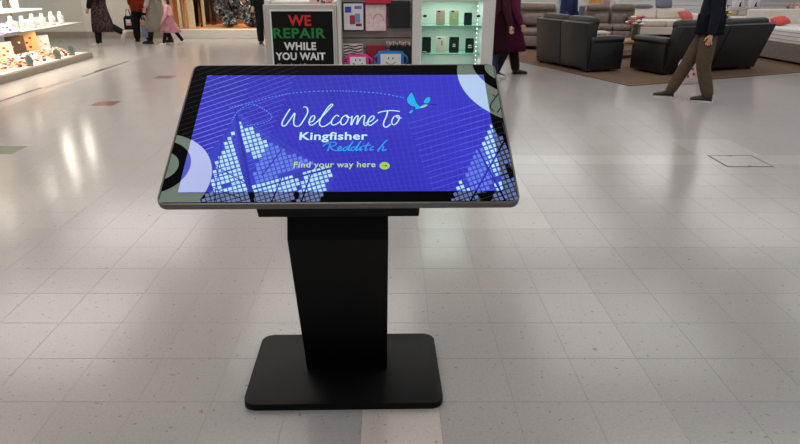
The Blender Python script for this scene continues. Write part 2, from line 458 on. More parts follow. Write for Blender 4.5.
# ring graphic, lower left (runs over glass border and display alike)
cL = [circle3(PS(176.5, 135.2), PS(212.2, 170), PS(197, 203.3)), circle3(PS(174, 142.5), PS(191, 165), PS(166, 190.5)), circle3(PS(171, 153.5), PS(178.7, 166), PS(163, 179.8))]
cR = [circle3(PS(457, 70), PS(466, 94), PS(483, 109)), circle3(PS(472.8, 67), PS(478, 76), PS(498, 90.3)), circle3(PS(484.5, 67), PS(488, 74), PS(499, 80))]
for cs, m1 in ((cL, M_LAV), (cR, M_SKYP)):
    art('ring_print', [disc(cs[0])], M_SAGEP, ZB + .0001, OUT, bezel); art('ring_print', [disc(cs[1])], M_BLACKP, ZB + .0002, OUT, bezel); art('ring_print', [disc(cs[2])], M_SAGEP, ZB + .0003, OUT, bezel)
    art('ring_graphic', [disc(cs[0])], m1, ZD + .0003, DISP, disp); art('ring_graphic', [disc(cs[1])], M_PERI, ZD + .0004, DISP, disp)
# straight thin lines given in photo pixels
def ribbon(pts, w_):
    out = []
    for a, b_ in zip(pts, pts[1:]):
        dx, dy = b_[0] - a[0], b_[1] - a[1]; l = math.hypot(dx, dy) or 1e-9; nx, ny = -dy / l * w_ / 2, dx / l * w_ / 2
        out.append([(a[0] + nx, a[1] + ny), (a[0] - nx, a[1] - ny), (b_[0] - nx, b_[1] - ny), (b_[0] + nx, b_[1] + ny)])
    return out
def spline(pts, n=7):
    out = []; P = [pts[0]] + list(pts) + [pts[-1]]
    for i in range(1, len(P) - 2):
        a, b_, c, d = P[i - 1:i + 3]
        for k in range(n):
            t = k / n
            out.append(tuple(.5 * (2 * b_[m_] + (c[m_] - a[m_]) * t + (2 * a[m_] - 5 * b_[m_] + 4 * c[m_] - d[m_]) * t * t + (3 * b_[m_] - a[m_] - 3 * c[m_] + d[m_]) * t ** 3) for m_ in (0, 1)))
    out.append(tuple(pts[-1])); return out
M_LINE1 = screen_mat('screen_bright_line', (124, 130, 238), 0.95)
M_LINE2 = screen_mat('screen_soft_line', (104, 108, 236), 1.0)
M_LINE3 = screen_mat('screen_fine_line', (76, 78, 222), 0.95)
M_GREYL = mat('grey_print', (56, 56, 62), 0.5, spec=0.05)
lines_s, lines_m, lines_b = [], [], []
for k in range(26):                       # fan of cables, upper left
    x0, y0 = 150, 86 + k * 5.2 - .02 * k * k
    L_ = 150 - k * 2.2
    a, b_, c = PS(x0, y0), PS(x0 + L_ * .72, y0 - L_ * .72 * .33), PS(x0 + L_ * 1.1, y0 - L_ * 1.1 * .34)
    lines_s += ribbon([a, b_], .0032); lines_m += ribbon([b_, c], .0022); lines_b += ribbon([a, b_, c], .0020)
for k in range(17):                       # cables, right
    x0, y0 = 520, 96 + k * 6.0
    a, b_, c = PS(x0, y0 - 4), PS(x0 - 60, y0 + 60 * .22), PS(x0 - 112 + k * 2, y0 + (112 - k * 2) * .25)
    lines_m += ribbon([a, b_], .0024); lines_m += ribbon([b_, c], .0015); lines_b += ribbon([a, b_], .0018)
lines_f = []
for k in range(64):                       # fine mesh all over
    lines_f += ribbon([PS(150 + k * 7.2, 60), PS(225 + k * 7.2 - (k - 28) * 2.2 - 30, 210)], .0011)
for k in range(40):
    lines_f += ribbon([PS(150, 70 + k * 4.8), PS(530, 36 + k * 4.8)], .0009)
art('cable_graphic', lines_s, M_LINE1, ZD + .0001, DISP, disp); art('cable_graphic', lines_m, M_LINE2, ZD + .00015, DISP, disp)
art('mesh_graphic', lines_f, M_LINE3, ZD + .00005, DISP, disp)
art('cable_print', lines_b, M_GREYL, ZB + .00005, OUT, bezel)
# steel lattice of glass cells
def inside(p_, poly):
    r = False
    for i in range(len(poly)):
        (x1, y1), (x2, y2) = poly[i - 1], poly[i]
        if (y1 > p_[1]) != (y2 > p_[1]) and p_[0] < (x2 - x1) * (p_[1] - y1) / (y2 - y1) + x1: r = not r
    return r
def shards(lst, ox_, oy_, s_): return [[(ox_ + a / s_, oy_ + b_ / s_) for a, b_ in q] for q in lst]
SH_L = shards([[(222, 213), (228, 262), (250, 330), (172, 362), (168, 320), (190, 268)],
               [(236, 178), (252, 186), (262, 246), (268, 292), (252, 250), (240, 210)],
               [(258, 186), (318, 240), (276, 296), (264, 240)],
               [(326, 236), (372, 262), (296, 312), (282, 300)],
               [(166, 368), (252, 340), (262, 372), (264, 406), (120, 406)],
               [(276, 318), (376, 268), (440, 292), (372, 318), (286, 348)],
               [(280, 356), (368, 326), (400, 340), (376, 406), (282, 406)],
               [(410, 316), (484, 300), (488, 322), (452, 406), (392, 406), (412, 345)]], 150, 55, 2.69)
SH_R = shards([[(432, 190), (470, 240), (476, 330), (452, 330), (424, 300), (410, 240)],
               [(404, 248), (440, 320), (420, 372), (378, 372), (362, 330)],
               [(352, 345), (400, 380), (420, 408), (326, 408)],
               [(450, 345), (500, 330), (512, 406), (430, 406)],
               [(455, 215), (500, 300), (500, 320), (480, 300)],
               [(462, 180), (480, 200), (488, 226), (470, 214)]], 330, 55, 2.69)
cells_d, cells_b, cells_soft = [], [], []
def lattice(polys, o_, e1, e2, n1, n2, fill, soft=()):
    for i in range(-n1, n1):
        for j in range(-n2, n2):
            def at(a, b_): return (o_[0] + (i + a) * e1[0] + (j + b_) * e2[0], o_[1] + (i + a) * e1[1] + (j + b_) * e2[1])
            c = at(.5, .5)
            hit = [k for k, q in enumerate(polys) if inside(c, q)]
            if not hit: continue
            lo, hi = (1 - fill) / 2, (1 + fill) / 2
            lo += random.uniform(-.03, .05); hi += random.uniform(-.06, .03)
            quad = [PS(*at(lo, lo)), PS(*at(hi, lo)), PS(*at(hi, hi)), PS(*at(lo, hi))]
            (cells_soft if hit[0] in soft else cells_d).append(quad); cells_b.append(quad)
haze = [[PS(*q) for q in ((238, 112), (250, 121), (336, 176), (322, 206), (160, 206), (196, 170), (228, 130))], [PS(*q) for q in ((491, 122), (530, 150), (530, 206), (452, 206), (470, 170))]]
art('glass_haze_graphic', haze, screen_mat('screen_glass_haze', (58, 64, 205), .95), ZD + .00012, DISP, disp, split=True)
art('shard_graphic', [[PS(*q) for q in p_] for p_ in SH_L + SH_R], screen_mat('screen_shard', (58, 78, 212), .95), ZD + .00019, DISP, disp, split=True)
art('shard_print', [[PS(*q) for q in p_] for p_ in SH_L + SH_R], mat('shard_print', (20, 24, 44), .5), ZB + .00006, OUT, bezel, split=True)
def grow(lst, k): return [[(x + (x - sum(q[0] for q in p_) / len(p_)) * k, y + (y - sum(q[1] for q in p_) / len(p_)) * k) for x, y in p_] for p_ in lst]
SH_L, SH_R = grow(SH_L, .06), grow(SH_R, .06)
lattice(SH_L, (235, 165), (4.6, -1.2), (1.2, 3.9), 38, 30, .78, soft=(3, 5))
lattice(SH_R, (490, 165), (4.3, -1.5), (1.8, 4.4), 30, 26, .74, soft=(1,))
M_CELL = screen_mat('screen_glass_cell', (184, 232, 250), 1.0, var=0.12, scale=40)
M_CELLS = screen_mat('screen_dim_cell', (106, 130, 236), 1.0, var=0.1, scale=40)
M_CELLP = mat('cell_print', (120, 146, 220), 0.4, var=0.15, scale=40)
# darker steel beams behind the cells
M_BEAM = screen_mat('screen_beam', (52, 62, 190), 0.9)
beams = ribbon([PS(238, 118), PS(250, 205)], .022) + ribbon([PS(282, 160), PS(170, 206)], .012) + ribbon([PS(248, 120), PS(332, 182)], .006) + ribbon([PS(232, 125), PS(196, 175)], .005) + ribbon([PS(340, 160), PS(236, 196)], .012)
art('beam_graphic', beams, M_BEAM, ZD + .00018, DISP, disp, split=True)
art('glass_cell_graphic', cells_d, M_CELL, ZD + .0002, DISP, disp)
art('glass_cell_graphic', cells_soft, M_CELLS, ZD + .0002, DISP, disp)
struts = []
for a, b_, w_ in (((236, 112), (254, 206), .008), ((176, 190), (262, 160), .0035), ((204, 160), (250, 186), .0035), ((262, 176), (290, 140), .004), ((254, 190), (332, 168), .006), ((270, 206), (282, 178), .004), ((300, 206), (312, 172), .005), ((222, 140), (214, 206), .003), ((174, 176), (240, 198), .003), ((505, 140), (468, 206), .006), ((478, 150), (508, 206), .006), ((462, 190), (516, 170), .004)):
    struts += ribbon([PS(*a), PS(*b_)], w_)
art('strut_graphic', struts, screen_mat('screen_strut', (44, 42, 182), .95), ZD + .00025, DISP, disp, split=True)
art('strut_print', struts, M_BLACKP, ZB + .00009, OUT, bezel, split=True)
art('glass_cell_print', cells_b, M_CELLP, ZB + .00008, OUT, bezel)
# black branch scribbles on the sage print, upper right
br = ribbon([PS(500, 92), PS(496, 97), PS(491, 104), PS(490, 108), PS(494, 112)], .004) + ribbon([PS(503, 105), PS(500, 109), PS(497, 113)], .004) + ribbon([PS(495, 97), PS(493, 95)], .004)
art('branch_print', br, M_BLACKP, ZB + .0004, OUT, bezel)
# dashed flight path and the bird emblem
M_CYAN = screen_mat('screen_cyan', (30, 176, 246), 1.05)
M_DASH = screen_mat('screen_dash', (92, 168, 246), 1.0)
M_NAVY = screen_mat('screen_navy', (18, 26, 120), 0.8)
path = spline([(232, 122), (238, 112), (251, 105), (264, 110), (272, 118), (262, 124), (246, 126)], 10)
path2 = spline([(230, 108), (252, 103), (275, 97), (300, 93), (330, 91.6), (352, 92), (380, 94), (405, 98.5)], 14)
dash = []
for pp in (path, path2):
    for i in range(0, len(pp) - 1, 2): dash += ribbon([PS(*pp[i]), PS(*pp[i + 1])], .0036)
art('dashed_flight_path', dash, M_DASH, ZD + .0005, DISP, disp)
def crop(lst, x0, y0, s): return [(x0 + a / s, y0 + b_ / s) for a, b_ in lst]
BIRD = [[(490, 62), (512, 110), (528, 150), (552, 176), (530, 182), (488, 172), (458, 148), (450, 118), (468, 84)],
        [(628, 98), (640, 120), (622, 150), (590, 152), (582, 140), (598, 112)],
        [(514, 184), (552, 176), (590, 158), (620, 160), (602, 178), (556, 192), (520, 200)],
        [(500, 200), (502, 214), (482, 230), (464, 226), (480, 208)]]
bird = [[PS(*q) for q in crop(p_, 350, 85, 7.93)] for p_ in BIRD]
edge = []
for p_ in bird: edge += ribbon(p_ + [p_[0]], .0045)
edge += ribbon([PS(430, 105), PS(437, 105.4)], .003)
art('bird_outline', edge, M_NAVY, ZD + .0005, DISP, disp)
art('bird_emblem', bird, M_CYAN, ZD + .0006, DISP, disp, 'cyan flying bird emblem', split=True)
art('bird_bill', [[PS(*q) for q in crop([(556, 182), (600, 164), (616, 166), (596, 178), (570, 188)], 350, 85, 7.93)]], screen_mat('screen_sand', (214, 190, 140), 1.0), ZD + .0007, DISP, disp)
# handwritten lettering
M_LET = screen_mat('screen_white_letter', (196, 240, 255), 1.05)
W1 = [[(160, 155), (125, 210), (97, 265), (103, 290), (125, 285), (160, 240), (197, 188), (190, 240), (190, 275), (207, 293), (238, 285), (270, 240), (297, 190), (298, 155), (280, 138), (265, 142)],
      [(308, 262), (340, 252), (357, 220), (342, 208), (318, 235), (310, 268), (330, 285), (368, 262), (430, 200), (480, 145), (498, 124), (486, 118), (455, 150), (415, 210), (393, 262), (402, 290), (430, 294), (470, 270), (490, 250)],
      [(548, 216), (530, 205), (505, 225), (487, 260), (497, 283), (528, 275), (562, 250)],
      [(605, 203), (575, 222), (560, 258), (575, 283), (605, 265), (622, 225), (606, 203), (612, 222), (645, 222)],
      [(652, 210), (643, 284), (668, 236), (692, 208), (698, 222), (688, 280), (715, 232), (742, 206), (752, 216), (744, 268), (757, 288), (778, 272)]]
W2 = [[(122, 308), (172, 288), (192, 262), (178, 250), (152, 274), (140, 308), (160, 326), (192, 305), (222, 280)],
      [(220, 228), (260, 215), (330, 208), (395, 215)], [(300, 205), (290, 250), (268, 300), (268, 330), (290, 340), (322, 315)],
      [(378, 245), (346, 260), (330, 300), (346, 321), (376, 300), (392, 262), (380, 246), (372, 264), (410, 268)]]
strokes = []
for s_ in W1: strokes += ribbon([PS(*q) for q in spline(crop(s_, 270, 90, 7.93))], .0046)
for s_ in W2: strokes += ribbon([PS(*q) for q in spline(crop(s_, 350, 85, 7.93))], .0046)
art('welcome_lettering', strokes, M_LET, ZD + .0006, DISP, disp, 'handwritten white words Welcome to')
R1 = [[(345, 82), (336, 102), (328, 124)], [(300, 98), (318, 84), (350, 74), (378, 78), (370, 92), (345, 101), (362, 118), (384, 122)],
      [(384, 116), (406, 106), (400, 97), (388, 108), (394, 122), (418, 112)],
      [(442, 100), (424, 103), (416, 118), (430, 120), (452, 95), (474, 68), (452, 100), (445, 120), (462, 115)],
      [(487, 100), (469, 103), (461, 118), (475, 120), (497, 95), (518, 68), (497, 100), (490, 120), (505, 114), (520, 98), (512, 120), (527, 114)],
      [(562, 74), (546, 102), (540, 120), (556, 114)], [(526, 96), (548, 93), (574, 88)], [(592, 99), (574, 104), (569, 119), (590, 114)],
      [(666, 60), (640, 88), (612, 126)], [(614, 118), (634, 98), (646, 103), (638, 121), (664, 114)], [(532, 84), (535, 82)]]
strokes = []
for s_ in R1: strokes += ribbon([PS(*q) for q in spline(crop(s_, 270, 130, 5.69))], .0040)
art('town_lettering', strokes, M_CYAN, ZD + .0006, DISP, disp, 'handwritten cyan town name')
def head_text(name, s_, px0, px1, ytop, ybase, m, bold, asc=None, label=None, spacing=1.0):
    a, b_, c = PS(px0, ybase), PS(px1, ybase), PS(px0, ytop)
    bm = text_bm(s_, b_[0] - a[0], c[1] - a[1], bold, spacing)
    bmesh.ops.transform(bm, matrix=MP @ Matrix.Translation((a[0], a[1], ZD + .0007)), verts=bm.verts)
    o = obj(name, bm, m, disp)
    if label: o['label'] = label
head_text('logo_lettering', 'Kingfisher', 299, 367.5, 132.8, 143.2, M_LET, .022, label='bold white lettering Kingfisher', spacing=1.05)
M_LIME = screen_mat('screen_lime', (196, 222, 132), 1.0)
head_text('wayfinding_lettering', 'Find your way here', 293.5, 375.5, 162.4, 170.2, M_LIME, .012, label='lime lettering Find your way here', spacing=1.06)
c = PS(384.6, 166.4); art('arrow_badge', [disc((c[0], c[1], .0165), 32)], screen_mat('screen_lime_badge', (168, 214, 72), 1.0), ZD + .0006, DISP, disp)
arrow = ribbon([(c[0] - .008, c[1]), (c[0] + .007, c[1])], .002) + ribbon([(c[0] + .002, c[1] + .005), (c[0] + .008, c[1])], .002) + ribbon([(c[0] + .002, c[1] - .005), (c[0] + .008, c[1])], .002)
art('arrow_mark', arrow, screen_mat('screen_olive', (70, 110, 40), 0.9), ZD + .0008, DISP, disp)

# ================================================================ PHONE REPAIR STALL
SY = 6.25
M_PANEL = mat('stall_grey_panel', (186, 178, 172), 0.5, var=0.03, scale=4)
M_PANELW = mat('stall_white_panel', (214, 210, 206), 0.45, var=0.03, scale=4)
M_SLAT = mat('slat_board', (150, 140, 134), 0.55, var=0.05, scale=12)
M_PBLACK = mat('poster_black', (10, 10, 12), 0.6, var=0.1, spec=0.2)
M_RED = mat('poster_red', (196, 32, 38), 0.5, var=0.03)
M_GREEN = mat('poster_green', (24, 122, 52), 0.5, var=0.03)
M_LETW = mat('poster_white', (224, 224, 224), 0.5, var=0.02)
stall = thing('phone_stall', 'grey and white phone repair stall with slat board, glass cabinet and sign panel', 'stall', (-.08, SY + .3, 0))
def sbox(name, lo, hi, m, bev=.004, parent=stall): 
    bm = NB(); box(bm, lo, hi, bev=bev, seg=1); return obj(name, bm, m, parent, world=True)
sbox('sign_panel', (-1.196, SY, 0), (-.494, SY + .10, 1.305), M_PANEL)
sbox('side_panel', (-1.20, SY + .101, 0), (-1.15, SY + .8, 1.34), M_PANELW)
sbox('top_ledge', (-1.13, SY + .10, 1.28), (-.50, SY + .5, 1.33), M_PANELW)
sbox('lower_cupboard', (-.49, SY + .02, 0), (.235, SY + .42, .66), M_PANELW)
sbox('cupboard_door', (-.47, SY + .004, .06), (-.135, SY + .019, .64), M_PANEL); sbox('cupboard_door', (-.12, SY + .004, .06), (.215, SY + .019, .64), M_PANEL)
bb = sbox('slat_backing', (-.47, SY + .23, .66), (.237, SY + .30, 1.72), mat('slat_groove', (92, 84, 80), 0.7), 0)
for k in range(10):
    sbox('slat', (-.469, SY + .208, .668 + k * .105), (.236, SY + .229, .668 + k * .105 + .097), M_SLAT, .004, bb)
sbox('end_post', (-.490, SY + .01, .66), (-.455, SY + .30, 1.72), M_PANELW)
# glass cabinet
cab = sbox('cabinet_back', (.238, SY + .38, .62), (1.028, SY + .42, 1.46), mat('cabinet_mint', (204, 212, 207), 0.5, var=0.04, scale=5))
sbox('cabinet_post', (.238, SY, 0), (.324, SY + .379, 1.46), M_PANELW); sbox('cabinet_post', (.908, SY, 0), (1.028, SY + .379, 1.46), M_PANELW)
sbox('cabinet_header', (.3245, SY, 1.335), (.9075, SY + .379, 1.46), M_PANELW)
sbox('cabinet_plinth', (.3245, SY, 0), (.9075, SY + .379, .62), M_PANELW)
M_GLASS = glass_mat('clear_glass'); M_GSHELF = mat('glass_shelf_edge', (138, 190, 168), 0.15, var=0.03)
S1Z, S2Z = 1.110, .848
for z in (S1Z, S2Z):
    sbox('glass_shelf', (.326, SY + .03, z - .010), (.906, SY + .378, z), M_GSHELF, .001)
bm = NB(); box(bm, (.325, SY + .006, .622), (.907, SY + .012, 1.334)); obj('cabinet_glass', bm, M_GLASS, stall, world=True)
for x in (.350, .880):
    bm = NB(); ball(bm, (0, 0, 0), (.020, .006, .013)); bmesh.ops.translate(bm, verts=bm.verts, vec=oy(425 if x < .6 else 478.5, 16, SY + .001)); obj('glass_hinge', bm, mat('hinge_dark', (52, 58, 52), 0.35, metal=0.6), stall, True, world=True)
M_LED = mat('led_bulb', (240, 255, 250), 0.4, emit=3.0, var=0.0)
for k in range(16):
    bm = NB(); ball(bm, (.868, SY + .06, .66 + k * .042), .006, 8, 6); obj('led_bulb', bm, M_LED, stall, True, world=True)
area_light('cabinet_lamp', (.615, SY + .13, 1.33), .5, 2.0, (1, 1, .99), sy=.25)
area_light('cabinet_lamp', (.615, SY + .09, S1Z - .02), .45, 1.5, (1, 1, .99), sy=.2)
area_light('cabinet_lamp', (.615, SY + .09, S2Z - .02), .45, 1.2, (1, 1, .99), sy=.2)
# poster on the sign panel
poster = thing('repair_poster', 'black poster reading WE REPAIR WHILE YOU WAIT on the grey sign panel', 'poster', (-.836, SY, .75))
pa, pb = oy(271, 11.2, SY), oy(332.5, 11, SY)
bm = NB(); box(bm, (pa.x - .016, SY - .006, .36), (pb.x + .006, SY - .0005, pa.z + .016)); obj('poster_border', bm, M_LETW, poster, world=True)
bm = NB(); box(bm, (pa.x, SY - .008, .38), (pb.x, SY - .0065, pa.z)); obj('poster_sheet', bm, M_PBLACK, poster, world=True)
def ptext(s_, x0, x1, y0, y1, m, bold, Y=SY - .0086, parent=poster, spacing=1.0, name='lettering'):
    a, b_, c_ = oy(x0, y1, Y), oy(x1, y1, Y), oy(x0, y0, Y)
    bm = text_bm(s_, b_.x - a.x, c_.z - a.z, bold, spacing)
    bmesh.ops.transform(bm, matrix=Matrix.Translation(a) @ Matrix.Rotation(PI / 2, 4, 'X'), verts=bm.verts)
    return obj(name, bm, m, parent, world=True)
ptext('WE', 288.3, 311.3, 15, 26, M_RED, .03, spacing=1.05); ptext('REPAIR', 273.6, 325.8, 28, 38.3, M_GREEN, .028, spacing=1.08)
ptext('WHILE', 284.3, 316.3, 42.2, 50.2, M_LETW, .035, spacing=1.08); ptext('YOU WAIT', 275.8, 325.6, 52.4, 60.2, M_LETW, .035, spacing=1.05)
ptext('Cracked Screens', 277, 326, 63.2, 67.4, mat('poster_dim', (120, 134, 124), 0.5), .02)
# pink sticker on the ledge above
tg = thing('pink_ticket', 'small pink ticket with a dark heart above the repair poster', 'ticket', oy(322, 5.2, SY + .101))
a, b_ = oy(309.5, 5.0, SY + .099), oy(333.5, -3, SY + .099)
bm = NB(); box(bm, (a.x, SY + .094, a.z + .004), (b_.x, SY + .099, b_.z)); obj('ticket_card', bm, mat('ticket_pink', (226, 196, 190), 0.6), tg, world=True)
h0 = oy(318, .8, SY + .0935)
bm = NB(); hp = [(0, -.014), (.014, .002), (.012, .010), (.006, .012), (0, .006), (-.006, .012), (-.012, .010), (-.014, .002)]
bm.faces.new([bm.verts.new((h0.x + x, SY + .0932, h0.z + z)) for x, z in hp]); obj('heart_print', bm, mat('heart_dark', (96, 20, 30), 0.6), tg, world=True)
ptext('Be', 321, 325.4, .2, 3.2, M_PBLACK, .04, SY + .0932, tg); ptext('Gel', 326.3, 331.8, .0, 3.2, M_RED, .04, SY + .0932, tg)

# goods on the slat board and in the cabinet
def tablet(label, x0, x1, y0, y1, Y, body, face, cat='tablet case', name='tablet_case', inset=.014, thick=.014, group=None):
    a, b_ = oy(x0, y1, Y), oy(x1, y0, Y)
    t = thing(name, label, cat, ((a.x + b_.x) / 2, Y, a.z), 0, group)
    w_, h_ = b_.x - a.x, b_.z - a.z
    bm = NB(); prism(bm, round_rect(w_, h_, .012, 4, 0, h_ / 2), 0, thick, axis=1, bev=.002, seg=1); obj('case_body', bm, body, t)
    if face:
        bm = NB(); box(bm, (-w_ / 2 + inset, -.002, inset), (w_ / 2 - inset, -.0002, h_ - inset)); obj('front_face', bm, face, t)
    return t, w_, h_
GY = SY + .15
M_CASEB = mat('case_black', (26, 26, 28), 0.5, var=0.1); M_PAPER = mat('case_paper', (226, 222, 226), 0.5, var=0.04)
def patch(t, x, z, w_, h_, m, y=-.003, ang=0):
    bm = NB(); box(bm, (-w_ / 2, y - .0006, -h_ / 2), (w_ / 2, y, h_ / 2)); bmesh.ops.transform(bm, matrix=Matrix.Translation((x, 0, z)) @ Matrix.Rotation(ang, 4, 'Y'), verts=bm.verts)
    obj('printed_patch', bm, m, t)
t, w_, h_ = tablet('black framed tablet case with blue and red picture patches', 342.8, 364.5, 2.0, 31.4, GY, M_CASEB, M_PAPER)
for (x, z, a, b_, m) in ((-.052, .205, .062, .055, mat('print_blue', (60, 74, 164), .5)), (.045, .225, .07, .03, mat('print_lilac', (120, 124, 196), .5)), (-.012, .11, .052, .085, mat('print_crimson', (178, 40, 72), .5)), (.04, .125, .05, .085, mat('print_steel', (110, 150, 190), .5)), (.05, .062, .06, .026, mat('print_dark_red', (130, 30, 50), .5))):
    patch(t, x, z, a, b_, m)
t, w_, h_ = tablet('white tablet case with a pale pink unicorn sketch under a red band', 365.6, 386.3, 4.2, 31.2, GY, mat('case_rose', (208, 128, 138), .5), mat('case_cream', (232, 218, 214), .5, rgb2=(224, 190, 192), scale=26), inset=.006)
pk = mat('print_pink', (214, 122, 128), .5)
for k in range(9):
    an = PI * (0.05 + k * .11); patch(t, .025 + .05 * math.cos(an), .10 + .06 * math.sin(an), .022, .009, pk, ang=an + PI / 2)
for (x, z) in ((-.055, .15), (-.045, .125), (-.06, .08), (0, .235), (.03, .25), (.06, .235), (-.03, .25)): patch(t, x, z, .010, .010, pk)
tablet('plain black tablet case hanging at the right of the slat board', 388.8, 410.5, 1.0, 28.2, GY, M_CASEB, None)
a, b_ = oy(364.8, 3.4, GY), oy(391, -6, GY)
bm = NB(); box(bm, (a.x, SY + .12, a.z), (b_.x, SY + .205, b_.z), bev=.003); tag(obj('header_box', bm, mat('header_red', (190, 34, 56), .5)), 'red cardboard header above the unicorn tablet case', 'box')
# lower row
LY = SY + .10
a, b_ = oy(343.5, 66, LY), oy(363, 44, LY)
t = thing('zebra_wallet', 'zebra striped tablet wallet low on the slat board', 'wallet', ((a.x + b_.x) / 2, LY, a.z)); w_, h_ = b_.x - a.x, b_.z - a.z
bm = NB(); box(bm, (-w_ / 2, 0, 0), (w_ / 2, .03, h_), bev=.004); obj('cover', bm, mat('zebra_white', (206, 198, 190), .5), t)
for k in range(8):
    bm = NB(); pts = [(-w_ / 2 + .003 + i * (w_ - .006) / 8, .012 + k * .026 + .008 * math.sin(i * 1.1 + k * .9)) for i in range(9)]
    for r in ribbon(pts, .011): bm.faces.new([bm.verts.new((x, -.001, z)) for x, z in r])
    obj('stripe', bm, M_PBLACK, t)
t, _, _ = tablet('crimson tablet wallet behind the blue smiling tablet case', 366, 386.5, 45.2, 66, SY + .13, mat('case_crimson', (150, 26, 52), .5), None, 'wallet', 'tablet_wallet')
t, _, _ = tablet('black tablet wallet low on the slat board under tassels', 389.5, 411, 44.8, 66, SY + .13, M_CASEB, None, 'wallet', 'tablet_wallet')
a, b_ = oy(386, 45, SY + .12), oy(411, 40, SY + .12)
tt = thing('tassel_charm', 'beige fringe of tassels draped over the black tablet wallet', 'tassel', ((a.x + b_.x) / 2, SY + .11, a.z))
mt = mat('tassel_beige', (196, 176, 150), .8)
for k in range(12):
    x = a.x + (b_.x - a.x) * (k + .5) / 12; bm = NB(); tube(bm, [(x, SY + .12, b_.z - .01 - .006 * (k % 3)), (x + random.uniform(-.01, .01), SY + .115, a.z - .01 * (k % 2))], [.008, .005], 6); obj('strand', bm, mt, tt, True, world=True)
def kid_case(label, x0, x1, ytop, colr, ear):
    Y = SY + .04; a, b_ = oy(x0, ytop, Y), oy(x1, ytop, Y); w_ = b_.x - a.x; h_ = a.z - .7005
    t = thing('kids_tablet_case', label, 'tablet case', ((a.x + b_.x) / 2, Y, a.z - h_), 0, 'chunky foam tablet cases')
    m = mat('foam_' + label.split()[0], colr, .6)
    bm = NB(); prism(bm, round_rect(w_, h_, .03, 5, 0, h_ / 2), 0, .035, axis=1, bev=.006); obj('foam_body', bm, m, t, 0.6)
    for s in (-1, 1):
        bm = NB(); tube(bm, [(s * (w_ / 2 - .004), .016, h_ * .78), (s * (w_ / 2 + .028), .016, h_ * .66), (s * (w_ / 2 + .032), .016, h_ * .35), (s * (w_ / 2 - .004), .016, h_ * .18)], .012, 8); obj('grip', bm, m, t, True)
    bm = NB(); box(bm, (-w_ / 2 + .03, -.003, .03), (w_ / 2 - .03, -.0004, h_ - .026)); s_ = obj('screen_card', bm, M_PAPER, t)
    for s in (-1, 1):
        bm = NB(); ball(bm, (s * .022, -.004, h_ * .60), (.007, .002, .009), 8, 6); obj('eye_print', bm, M_PBLACK, t, True)
    bm = NB(); pts = [(-.05 + .1 * i / 8, h_ * .40 - .028 * math.sin(PI * i / 8)) for i in range(9)]
    for r in ribbon(pts, .009): bm.faces.new([bm.verts.new((x, -.0036, z)) for x, z in r])
    obj('smile_print', bm, M_RED, t)
    bm = NB(); box(bm, (-w_ / 2 + .02, .036, .0), (w_ / 2 - .02, .055, .05)); obj('rear_stand', bm, m, t)
kid_case('magenta foam tablet case with a printed face beside the zebra wallet', 346.8, 368.6, 54.2, (206, 52, 140), 0)
kid_case('blue foam tablet case with a red printed smile', 377.5, 404, 51.2, (34, 116, 190), 0)
# shelf that carries the foam cases
sbox('display_ledge', (-.454, SY + .02, .662), (.236, SY + .2, .70), M_PANELW)
# phones in the cabinet
def phone(label, x0, x1, z, h_, colr, mark=None, screen=None):
    Y = SY + .10; a, b_ = oy(x0, 20, Y), oy(x1, 20, Y); w_ = b_.x - a.x
    t = thing('phone_case', label, 'phone case', ((a.x + b_.x) / 2, Y, z), 0, 'phone cases in the glass cabinet')
    m = mat('phone_%d_%d_%d' % colr, colr, .35, var=.04)
    bm = NB(); prism(bm, round_rect(w_, h_, .010, 4, 0, h_ / 2), 0, .012, axis=1, bev=.002, seg=1); obj('case_shell', bm, m, t)
    bm = NB(); box(bm, (-w_ * .32, -.0018, h_ * .86), (-w_ * .02, -.0002, h_ * .94), bev=.0005, seg=1); obj('camera_window', bm, M_PBLACK, t)
    bm = NB(); box(bm, (-w_ * .4, .0125, 0), (w_ * .4, .05, .018)); obj('stand', bm, M_GSHELF, t)
    if mark:
        for (x, zz, a_, b2, mm) in mark: patch(t, x * w_, zz * h_, a_ * w_, b2 * h_, mm, -.001)
    return t
hU, hL = .142, .152
phone('rose gold phone case on the upper glass shelf', 436, 445, S1Z, hU, (206, 168, 152), [(0, .5, .5, .02, M_PAPER)])
phone('pale gold phone case on the upper glass shelf', 449.3, 458.8, S1Z, hU, (188, 186, 148), [(0, .5, .2, .1, M_PAPER)])
phone('plain black phone case on the upper glass shelf', 464, 472, S1Z, .118, (28, 36, 38))
phone('black phone case at the left end of the lower glass shelf', 422.6, 431.6, S2Z, hL, (26, 28, 30), [(-.2, .07, .4, .05, M_PAPER)])
phone('rose and white phone case on the lower glass shelf', 436.8, 446.4, S2Z, hL, (222, 196, 184), [(.1, .62, .12, .3, mat('print_taupe', (150, 110, 96), .5))])
phone('black phone case with two white marks on the lower glass shelf', 450, 460, S2Z, hL, (24, 26, 28), [(0, .42, .32, .07, M_PAPER), (0, .54, .28, .05, M_PAPER)])
phone('black phone case with a white sticker beside the light string', 466.6, 475.2, S2Z, .14, (20, 24, 26), [(0, .5, .4, .09, M_PAPER), (.02, .36, .44, .06, M_PAPER)])

